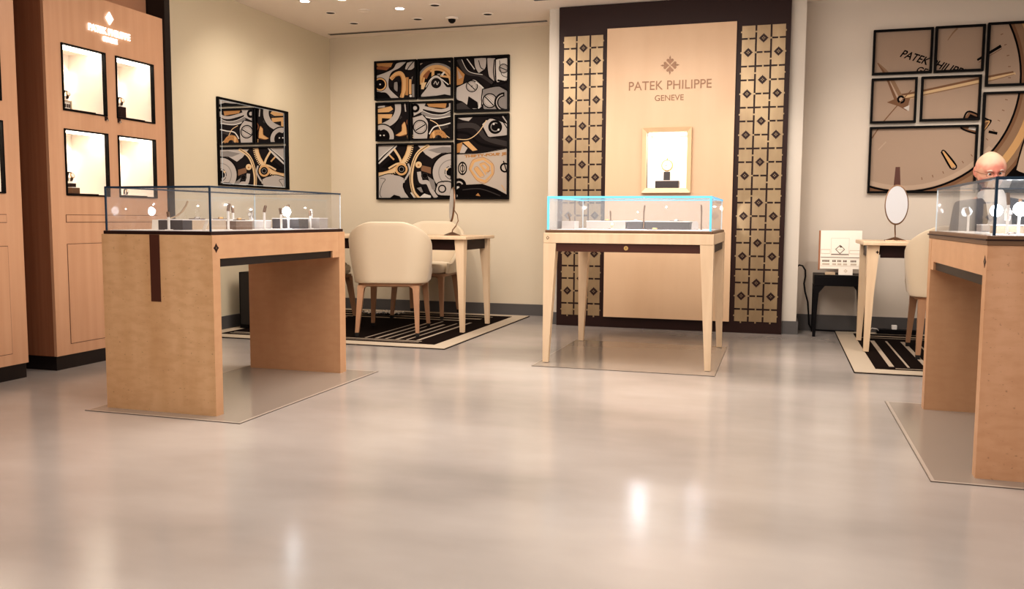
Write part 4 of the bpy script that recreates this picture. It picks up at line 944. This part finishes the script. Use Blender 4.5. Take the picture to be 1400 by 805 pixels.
table_mirror('oval table mirror seen face-on, with a brown handle above its rim', .776, 6.70, -.02, True)
table_mirror('oval table mirror seen edge-on on the desk below the movement pictures', -2.60, 6.74, math.radians(-56), False)

# ------------------------------------------------------------------ small black tables, card display, cables
def side_table(label, x0, x1, y0, y1, H):
    t = thing('side_table', label, 'side table', ((x0 + x1) / 2, (y0 + y1) / 2, 0)); O = Matrix.Translation((-(x0 + x1) / 2, -(y0 + y1) / 2, 0))
    MB().box(x0, x1, y0, y1, H - .085, H - .012, 'black', O).build('apron', t, bevel=.003)
    MB().box(x0, x1, y0, y1, H - .0118, H, 'black', O).build('tabletop', t, bevel=.002)
    for xx, sx in ((x0, 1), (x1, -1)):
        for yy, sy in ((y0, 1), (y1, -1)):
            b = MB(); w = .035
            rings = []
            for w, z in ((.022, .0125 if sx < 0 else 0), (.03, H * .5), (.038, H - .14), (.08, H - .0855)):
                rings.append([O @ Vector((xx + sx * dx * w, yy + sy * dy * min(w, .04), z)) for dx, dy in ((0, 0), (1, 0), (1, 1), (0, 1))])
            b.loft(rings, 'black'); b.build('leg', t)
    return t
side_table('small black side table with arched apron carrying the pale card display', .262, .64, 7.20, 7.54, .488)
t = thing('pedestal_cabinet', 'low black cabinet by the mirror wall, seen under the T-inlay counter', 'cabinet', (-4.02, 6.21, .0125))
MB().box(-.18, .16, -.13, .13, .0, .456, 'black').build('body', t, bevel=.003); MB().box(-.165, .145, -.136, -.1305, .03, .45, 'black_mouth').build('door', t)
t = thing('facade_display', 'pale printed panel with a building facade standing on the black side table', 'display panel', (.462, 7.36, .4885))
PT = Tr(0, 0, .012, -.10)
MB().box(-.155, .155, 0, .016, .028, .335, 'paper', PT).build('board', t, bevel=.003)
MB().box(-.168, -.1555, .000, .020, .02, .335, 'cabinet_side', PT).box(-.155, .155, .0165, .03, .05, .30, 'cabinet_side', PT).build('back_support', t)
b = MB(); f = lambda x0, x1, z0, z1, m, d=-.001: b.box(x0, x1, d, .0005, z0, z1, m, PT)
f(-.075, .060, .135, .275, 'paper_shade'); f(-.073, .058, .137, .273, 'paper', -.0015); f(-.072, .057, .142, .149, 'paper_ink', -.002)
for k in range(2):
    T = PT @ Matrix.Translation((-.007, -.002, .185)) @ Matrix.Rotation(PI / 4, 4, 'Y'); s = .026
    b.box(-s, s, -.0005, .0, -s, s, 'paper_ink', T) if k == 0 else b.box(-s * .82, s * .82, -.0012, -.0004, -s * .82, s * .82, 'paper', T)
b.box(-.010, .006, -.004, -.0022, .200, .212, 'paper_ink', PT); b.box(-.04, .03, -.0034, -.0022, .181, .184, 'paper_shade', PT)
f(-.15, -.080, .150, .185, 'paper_shade'); f(-.148, -.082, .153, .180, 'paper', -.0015); f(.064, .15, .150, .180, 'paper_shade'); f(.066, .148, .153, .176, 'paper', -.0015)
f(-.150, .150, .118, .123, 'paper_ink'); f(-.15, .15, .052, .108, 'paper_shade'); f(-.148, .148, .054, .106, 'paper', -.0015)
for (xa, n, w) in ((-.138, 5, .010), (-.062, 3, .0085), (-.024, 3, .009), (.018, 3, .009), (.074, 4, .010)):
    for i in range(n): f(xa + i * (w + .001), xa + i * (w + .001) + w * .8, .084, .100, 'paper_ink', -.002)
    f(xa, xa + n * (w + .001), .060, .074, 'paper_shade', -.002)
b.build('facade_print', t)
t = thing('brand_card', 'small white card with diamond emblem in front of the facade panel', 'card', (.495, 7.275, .4885))
MB().box(-.052, .052, 0, .002, 0, .062, 'paper', Tr(0, 0, 0, -.12)).build('card', t)
b = MB(); T = Tr(0, 0, 0, -.12) @ Matrix.Translation((0, 0, .031)) @ Matrix.Rotation(PI / 4, 4, 'Y')
b.box(-.010, .010, -.0006, 0, -.010, .010, 'tan_leather', T).box(-.007, .007, -.001, -.0006, -.007, .007, 'paper', T).box(-.003, .003, -.0014, -.001, -.003, .003, 'tan_leather', T); b.build('emblem', t)
block('wooden_block', 'flat brown block on the black side table beside the white card', 'block', (.38, 7.27, .4885), (.075, .05, .020), 'tan_leather')
tag(MB().tube([(.132, 7.45, .50), (.136, 7.45, .535), (.152, 7.45, .550), (.178, 7.45, .545), (.20, 7.45, .51), (.203, 7.45, .46), (.194, 7.45, .40), (.205, 7.45, .33), (.228, 7.46, .25), (.238, 7.5, .15), (.245, 7.53, .06), (.27, 7.55, .012), (.42, 7.55, .010), (.60, 7.565, .010)], .0065, 'black', 8).build('power_cable', smooth=True),
    'black cable hooked upright and running down behind the black side table', 'cable')
t = thing('power_strip', 'black power strip with white plug on the floor under the dial-picture desk', 'power strip', (.92, 7.5, RZ if False else .0128), 0)
MB().box(-.16, .16, -.03, .03, 0, .035, 'black').build('body', t, bevel=.004); MB().box(-.05, -.01, -.024, .016, .0355, .07, 'white_plastic').build('plug', t, bevel=.003)
tag(MB().tube([(.62, 7.42, .018), (.66, 7.40, .020), (.72, 7.42, .06), (.76, 7.46, .05), (.78, 7.48, .03)], .004, 'white_plastic', 8).build('power_cable', smooth=True), 'thin white cable curling up from the floor beside the power strip', 'cable')
t = thing('papers', 'crumpled white papers lying on the rug beneath the movement-picture desk', 'paper', (-3.52, 7.36, RZ))
rnd = random.Random(3)
def crumple(nm, x0, x1, y0, y1, z, amp):
    n = 12; vs = []; fs = []
    for i in range(n + 1):
        for j in range(n + 1): vs.append((x0 + (x1 - x0) * i / n + rnd.uniform(-.006, .006), y0 + (y1 - y0) * j / n, z + amp * abs(math.sin(i * 1.3 + j * .8)) + rnd.uniform(0, amp * .5)))
    for i in range(n):
        for j in range(n): a = i * (n + 1) + j; fs.append((a, a + 1, a + n + 2, a + n + 1))
    MB().add(vs, fs, 'white_plastic').build(nm, t)
crumple('sheet', -.20, .0, -.08, .08, .002, .022); crumple('sheet', -.03, .18, -.07, .07, .004, .026)

# ------------------------------------------------------------------ the man at the desk
plain('skin', (.68, .33, .24), .5, sss=.08); plain('skin_pale', (.80, .52, .38), .5); plain('eye_white', (.75, .70, .66), .3); plain('iris', (.05, .04, .035), .3)
plain('suit', (.022, .032, .055), .8); plain('shirt', (.80, .78, .76), .8); plain('white_hair', (.80, .72, .62), .9); plain('shoe', (.015, .012, .012), .4)
# skin reddens on the brow
nt = M['skin'].node_tree; tc = nt.nodes.new('ShaderNodeTexCoord'); nz = nt.nodes.new('ShaderNodeTexNoise'); nz.inputs['Scale'].default_value = 14; rp = nt.nodes.new('ShaderNodeValToRGB')
rp.color_ramp.elements[0].color = (.74, .42, .30, 1); rp.color_ramp.elements[1].color = (.66, .25, .19, 1); rp.color_ramp.elements[0].position = .42; rp.color_ramp.elements[1].position = .60
nt.links.new(tc.outputs['Object'], nz.inputs['Vector']); nt.links.new(nz.outputs['Fac'], rp.inputs[0]); sx_ = nt.nodes.new('ShaderNodeSeparateXYZ'); mr_ = nt.nodes.new('ShaderNodeMapRange'); mr_.inputs[1].default_value = 1.235; mr_.inputs[2].default_value = 1.305; mx_ = nt.nodes.new('ShaderNodeMix'); mx_.data_type = 'RGBA'; mx_.inputs[7].default_value = (.84, .62, .44, 1)
nt.links.new(tc.outputs['Object'], sx_.inputs[0]); nt.links.new(sx_.outputs[2], mr_.inputs[0]); nt.links.new(mr_.outputs[0], mx_.inputs[0]); nt.links.new(rp.outputs[0], mx_.inputs[6]); nt.links.new(mx_.outputs[2], nt.nodes['Principled BSDF'].inputs['Base Color'])
def skin_chain(name, joints, edges, mat, root=0, sub=2):
    me = bpy.data.meshes.new(name); me.from_pydata([j[:3] for j in joints], edges, []); me.materials.append(M[mat])
    o = bpy.data.objects.new(name, me); C.objects.link(o)
    m = o.modifiers.new('Skin', 'SKIN'); m.use_smooth_shade = True
    for i, j in enumerate(joints):
        r = j[3]; me.skin_vertices[0].data[i].radius = r if isinstance(r, tuple) else (r, r); me.skin_vertices[0].data[i].use_root = (i == root)
    s = o.modifiers.new('Sub', 'SUBSURF'); s.levels = sub; s.render_levels = sub
    bpy.context.view_layer.update(); dg = bpy.context.evaluated_depsgraph_get()
    res = bpy.data.meshes.new_from_object(o.evaluated_get(dg)); bpy.data.objects.remove(o)
    return res
def to_obj(name, me, mat, parent, smooth=True):
    me.materials.clear(); me.materials.append(M[mat])
    for p in me.polygons: p.material_index = 0; p.use_smooth = smooth
    o = bpy.data.objects.new(name, me); C.objects.link(o); o.parent = parent; return o
def head_mesh(R):
    """head about 0.235 m tall facing -y: skull, brow, nose, lips, chin and ears sculpted from one sphere"""
    bm = bmesh.new(); bmesh.ops.create_uvsphere(bm, u_segments=96, v_segments=72, radius=1)
    g = lambda v, c, s: math.exp(-sum(((a - b_) / q) ** 2 for a, b_, q in zip(v, c, s)))
    for v in bm.verts:
        x, y, z = v.co; n = v.co.copy()
        sx, sy, sz = .076, .096, .122
        if z < 0: sx *= 1 - .30 * (-z) ** 1.6
        else: kk = 1 + .13 * math.sin(PI * min(z * 1.05, 1)); sx *= kk; sy *= kk * .98 + .02; sz *= .97
        p = Vector((x * sx, y * sy - (.010 if z < 0 else 0) * (-z if z < 0 else 0) * (1 if y < 0 else -1.5), z * sz))
        u = (x, z) 
        if y < 0:
            f = -y
            gg = lambda cx, cz, wx, wz: math.exp(-((x - cx) / wx) ** 2 - ((z - cz) / wz) ** 2)
            d = .024 * gg(0, -.20, .13, .13) + .016 * gg(0, -.05, .10, .20) + .007 * (gg(.32, .17, .28, .09) + gg(-.32, .17, .28, .09)) - .013 * (gg(.36, .02, .20, .11) + gg(-.36, .02, .20, .11))
            d += .006 * (gg(.5, -.22, .2, .16) + gg(-.5, -.22, .2, .16)) + .007 * (gg(0, -.44, .24, .045) + gg(0, -.53, .22, .045)) - .006 * gg(0, -.485, .26, .02) + .012 * gg(0, -.80, .28, .14)
            d += .006 * (gg(.13, -.26, .06, .06) + gg(-.13, -.26, .06, .06))
            p.y -= d * min(1, f * 1.6)
        v.co = p
    for sx in (-1, 1):     # ears, flattened cups angled back
        r = bmesh.ops.create_uvsphere(bm, u_segments=20, v_segments=14, radius=1)['verts']
        for v in r:
            q = v.co.copy(); k = 1 - .5 * math.exp(-(q.y ** 2 + q.z ** 2) * 3) * (1 if q.x * sx > 0 else 0)
            v.co = Vector((sx * (.078 + .004 * q.z) + q.x * .008 * k + sx * .010 * max(0, q.y), .012 + q.y * .019, -.006 + q.z * .034 + .004))
    me = bpy.data.meshes.new('h'); bm.transform(R); bm.to_mesh(me); bm.free(); return me
PB = Vector((1.13, 6.52, 0))
person = thing('tmp', 'x', 'x')
bpy.data.objects.remove(person)
HC = Vector((1.187, 5.85, 1.213))
HR = Matrix.Translation(HC) @ Matrix.Rotation(math.radians(5), 4, 'Z') @ Matrix.Rotation(math.radians(-4), 4, 'Y') @ Matrix.Rotation(math.radians(14), 4, 'X')
# facing roughly +X, turned towards the room at the shoulders
J = [(1.22, 5.86, .60, (.14, .11)), (1.215, 5.88, .78, (.13, .10)), (1.21, 5.87, .94, (.15, .10)), (1.20, 5.865, 1.01, (.11, .080)), (1.195, 5.862, 1.06, .056), (1.19, 5.86, 1.15, .053),
     (1.055, 5.845, .985, .058), (1.015, 5.78, .79, .045), (1.11, 5.60, .735, .036), (1.155, 5.545, .72, .027), (1.17, 5.52, .715, .030),
     (1.365, 5.90, .985, .058), (1.43, 5.84, .79, .045), (1.35, 5.64, .73, .036), (1.32, 5.57, .72, .027), (1.31, 5.54, .715, .030),
     (1.13, 5.83, .580, .088), (1.09, 5.42, .575, .062), (1.09, 5.38, .30, .052), (1.09, 5.38, .10, .036), (1.09, 5.29, .055, .034),
     (1.31, 5.83, .580, .088), (1.35, 5.42, .575, .062), (1.35, 5.38, .30, .052), (1.35, 5.38, .10, .036), (1.35, 5.29, .055, .034)]
E_ = [(0, 1), (1, 2), (2, 3), (3, 4), (4, 5), (3, 6), (6, 7), (7, 8), (8, 9), (9, 10), (3, 11), (11, 12), (12, 13), (13, 14), (14, 15), (0, 16), (16, 17), (17, 18), (18, 19), (19, 20), (0, 21), (21, 22), (22, 23), (23, 24), (24, 25)]
body = skin_chain('b', J, E_, 'skin')
def fingers(base, d, side):
    """five separate short curled fingers rooted in the palm"""
    d = Vector(d).normalized(); s = Vector(side).normalized(); dn = Vector((0, 0, -1)); out = []
    for k, (off, ln) in enumerate(((-.030, .060), (-.010, .072), (.010, .078), (.029, .070), (.044, .050))):
        b0 = Vector(base) + s * off * .8
        if k == 4: pts = [Vector(base) - d * .03 + s * .02, Vector(base) - d * .01 + s * .045, Vector(base) + d * .015 + s * .055]
        else: pts = [b0, b0 + d * ln * .45, b0 + d * ln * .8 + dn * .012, b0 + d * ln * .95 + dn * .03]
        out.append(skin_chain('f', [(*p, .0095 - .001 * i) for i, p in enumerate(pts)], [(i, i + 1) for i in range(len(pts) - 1)], 'skin', sub=1))
    return out
meshes = [body, head_mesh(HR)] + fingers((1.175, 5.51, .715), (.35, -1, 0), (1, .35, 0)) + fingers((1.305, 5.53, .715), (-.3, -1, 0), (-1, .3, 0))
bm = bmesh.new()
for me in meshes: bm.from_mesh(me)
me = bpy.data.meshes.new('person'); bm.to_mesh(me); bm.free(); me.materials.append(M['skin'])
person = bpy.data.objects.new('person', me); C.objects.link(person)
rm = person.modifiers.new('Remesh', 'REMESH'); rm.mode = 'VOXEL'; rm.voxel_size = .0045; rm.use_smooth_shade = True
sm = person.modifiers.new('Smooth', 'SMOOTH'); sm.factor = .4; sm.iterations = 2
bpy.context.view_layer.update(); dg = bpy.context.evaluated_depsgraph_get(); me = bpy.data.meshes.new_from_object(person.evaluated_get(dg)); bpy.data.objects.remove(person)
me.materials.clear(); me.materials.append(M['skin']); 
person = bpy.data.objects.new('person', me); C.objects.link(person)
for p in me.polygons: p.material_index = 0; p.use_smooth = True
tag(person, 'bald seated man in dark suit and white shirt, looking over the edge counter', 'person')
# clothes: slightly larger skins over the same joints
def grown(idx, edges, k, name, mat):
    m_ = {j: i for i, j in enumerate(idx)}; jj = []
    for j in idx:
        q = J[j]; r = q[3]; r = (r[0] + k, r[1] + k) if isinstance(r, tuple) else r + k; jj.append((q[0], q[1], q[2], r))
    return to_obj(name, skin_chain('c', jj, [(m_[a], m_[b_]) for a, b_ in edges if a in m_ and b_ in m_], mat), mat, person)
grown([0, 1, 2, 3, 4, 6, 7, 8, 9, 11, 12, 13, 14], E_, .017, 'jacket', 'suit')
grown([0, 16, 17, 18, 19, 21, 22, 23, 24], E_, .012, 'trousers', 'suit')
for a, b_ in ((19, 20), (24, 25)):
    q, r = Vector(J[a][:3]), Vector(J[b_][:3])
    to_obj('shoe', skin_chain('s', [(q.x, q.y, .065, .045), (q.x, q.y - .02, .055, .045), (r.x, r.y, .048, .038), (r.x, r.y - .06, .042, .030)], [(0, 1), (1, 2), (2, 3)], 'shoe'), 'shoe', person)
# shirt front and collar showing in the jacket opening
sh = skin_chain('s', [(1.215, 5.835, .82, (.11, .10)), (1.205, 5.825, .93, (.115, .105)), (1.198, 5.832, 1.01, (.105, .093)), (1.194, 5.852, 1.085, .076), (1.192, 5.856, 1.105, .072)], [(0, 1), (1, 2), (2, 3), (3, 4)], 'shirt')
to_obj('shirt', sh, 'shirt', person)
# eyes, brows, glasses and the fringe of hair
for sx in (-1, 1):
    bm = bmesh.new(); bmesh.ops.create_uvsphere(bm, u_segments=20, v_segments=12, radius=.0115); bm.transform(HR @ Matrix.Translation((sx * .0275, -.077, .004))); q = bpy.data.meshes.new('eye'); bm.to_mesh(q); bm.free(); e = to_obj('eye', q, 'eye_white', person)
    MB().lathe([(.0052, 0), (.0045, .0012), (.001, .0018)], 'iris', 14, T=HR @ Tr(sx * .0275 - .001, -.0880, .002, PI / 2)).build('iris', e, smooth=True)
b = MB()
for sx in (-1, 1):
    b.tube([HR @ Vector((sx * .030 + .021 * math.cos(a), -.101 + .004 * abs(math.cos(a)), .000 + .015 * math.sin(a))) for a in [2 * PI * k / 20 for k in range(20)]], .0011, 'bronze', 6, True)
    b.tube([HR @ Vector(v) for v in ((sx * .051, -.097, .004), (sx * .074, -.06, .006), (sx * .084, .0, .008), (sx * .085, .015, .0))], .0012, 'bronze', 6)
b.tube([HR @ Vector(v) for v in ((-.009, -.102, .002), (0, -.105, .006), (.009, -.102, .002))], .0011, 'bronze', 6); b.build('glasses', person)
bm = bmesh.new(); bmesh.ops.create_uvsphere(bm, u_segments=64, v_segments=48, radius=1)
for v in bm.verts: v.co = Vector((v.co.x * .0785, v.co.y * .0985, v.co.z * .122))
dl = [f for f in bm.faces if not (-.06 < f.calc_center_median().z < .032 and f.calc_center_median().y > .018 + .3 * max(0, f.calc_center_median().z))]
bmesh.ops.delete(bm, geom=dl, context='FACES'); bm.transform(HR); q = bpy.data.meshes.new('hair'); bm.to_mesh(q); bm.free()
ho = to_obj('hair', q, 'white_hair', person)
for sx in (-1, 1): to_obj('eyebrow', skin_chain('eb', [(*(HR @ Vector((sx * .014, -.1005, .021))), .003), (*(HR @ Vector((sx * .030, -.0985, .026))), .0035), (*(HR @ Vector((sx * .046, -.087, .021))), .002)], [(0, 1), (1, 2)], 'white_hair', sub=1), 'white_hair', person)

# ------------------------------------------------------------------ lights
def area(loc, tgt, size, power, col=(1, .93, .86), sy=None):
    li = bpy.data.lights.new('area_lamp', 'AREA'); li.energy = power; li.color = col; li.size = size
    if sy: li.shape = 'RECTANGLE'; li.size_y = sy
    o = bpy.data.objects.new('area_lamp', li); C.objects.link(o); o.location = loc
    o.rotation_euler = (Vector(tgt) - Vector(loc)).to_track_quat('-Z', 'Y').to_euler(); return o
def spot(loc, tgt, power, ang=60, blend=.6, r=.04, col=(1, .91, .81)):
    li = bpy.data.lights.new('spot_lamp', 'SPOT'); li.energy = power; li.color = col; li.spot_size = math.radians(ang); li.spot_blend = blend; li.shadow_soft_size = r
    o = bpy.data.objects.new('spot_lamp', li); C.objects.link(o); o.location = loc
    o.rotation_euler = (Vector(tgt) - Vector(loc)).to_track_quat('-Z', 'Y').to_euler(); return o
area((-1.0, 2.2, 2.62), (-1.0, 2.2, 0), 3.2, 62, sy=3.0)
area((-1.2, 4.9, 2.62), (-1.2, 4.9, 0), 2.2, 45, sy=1.2)
area((1.8, 4.6, 2.62), (1.8, 4.6, 0), 1.4, 22)
for x, y in ((-3.9, 6.2), (-3.1, 6.2), (-2.3, 6.2)): spot((x, y, 2.6), (x + .1, 7.85, 1.2), 34, 85, 1)
for x in (-1.3, -.9, -.5): spot((x, 6.1, 2.62), (x, 7.2, 1.3), 9, 75, 1)
spot((-1.62, 6.2, 2.6), (-1.62, 7.2, 1.0), 16, 50, 1); spot((-.17, 6.2, 2.6), (-.17, 7.2, 1.1), 24, 50, 1)
for x in (.9, 1.7): spot((x, 6.1, 2.6), (x, 7.55, .5), 36, 85, 1)
spot((-3.5, 5.9, 2.6), (-4.3, 6.5, 1.0), 22, 110, 1)
spot((-2.6, 6.3, 2.62), (-2.9, 6.0, .4), 30, 60, .8)
spot((-.9, 5.0, 2.6), (-.9, 6.1, 0), 45, 40, .8)
spot((-2.2, 5.0, 2.6), (-2.0, 5.0, 0), 30, 60, 1); spot((.2, 5.6, 2.6), (.1, 6.2, 0), 50, 50, 1)
spot((-.42, 6.28, 1.0), (-.17, 7.22, .93), 5, 22, .3, .01, (1, .93, .85)); spot((-1.38, 6.28, 1.0), (-1.62, 7.22, .93), 2, 22, .3, .01, (1, .93, .85))
area((-1.6, 4.4, 2.32), (-1.6, 5.6, 2.68), 3.0, 16, sy=.5)  # unseen uplight, added only to brighten the ceiling
w = bpy.data.worlds.new('World'); sc.world = w; w.use_nodes = True
w.node_tree.nodes['Background'].inputs[0].default_value = (1, .93, .87, 1); w.node_tree.nodes['Background'].inputs[1].default_value = .55

# ------------------------------------------------------------------ camera
F, YAW, PITCH, ROLL = 1187.4, .29905, .08802, .00576
cy, sy = math.cos(YAW), math.sin(YAW); cp, sp = math.cos(PITCH), math.sin(PITCH); cr, sr = math.cos(ROLL), math.sin(ROLL)
fwd = Vector((-sy * cp, cy * cp, -sp)); rt = Vector((cy, sy, 0)); up = rt.cross(fwd)
r2 = rt * cr + up * sr; u2 = up * cr - rt * sr
cam = bpy.data.cameras.new('camera'); co = bpy.data.objects.new('camera', cam); C.objects.link(co)
cam.sensor_width = 36; cam.lens = F / 1400 * 36; cam.clip_start = .05
co.matrix_world = Matrix(((r2.x, u2.x, -fwd.x, 0), (r2.y, u2.y, -fwd.y, 0), (r2.z, u2.z, -fwd.z, .92), (0, 0, 0, 1)))
sc.camera = co
sc.view_settings.view_transform = 'Standard'; sc.view_settings.look = 'Medium High Contrast'; sc.view_settings.exposure = .5
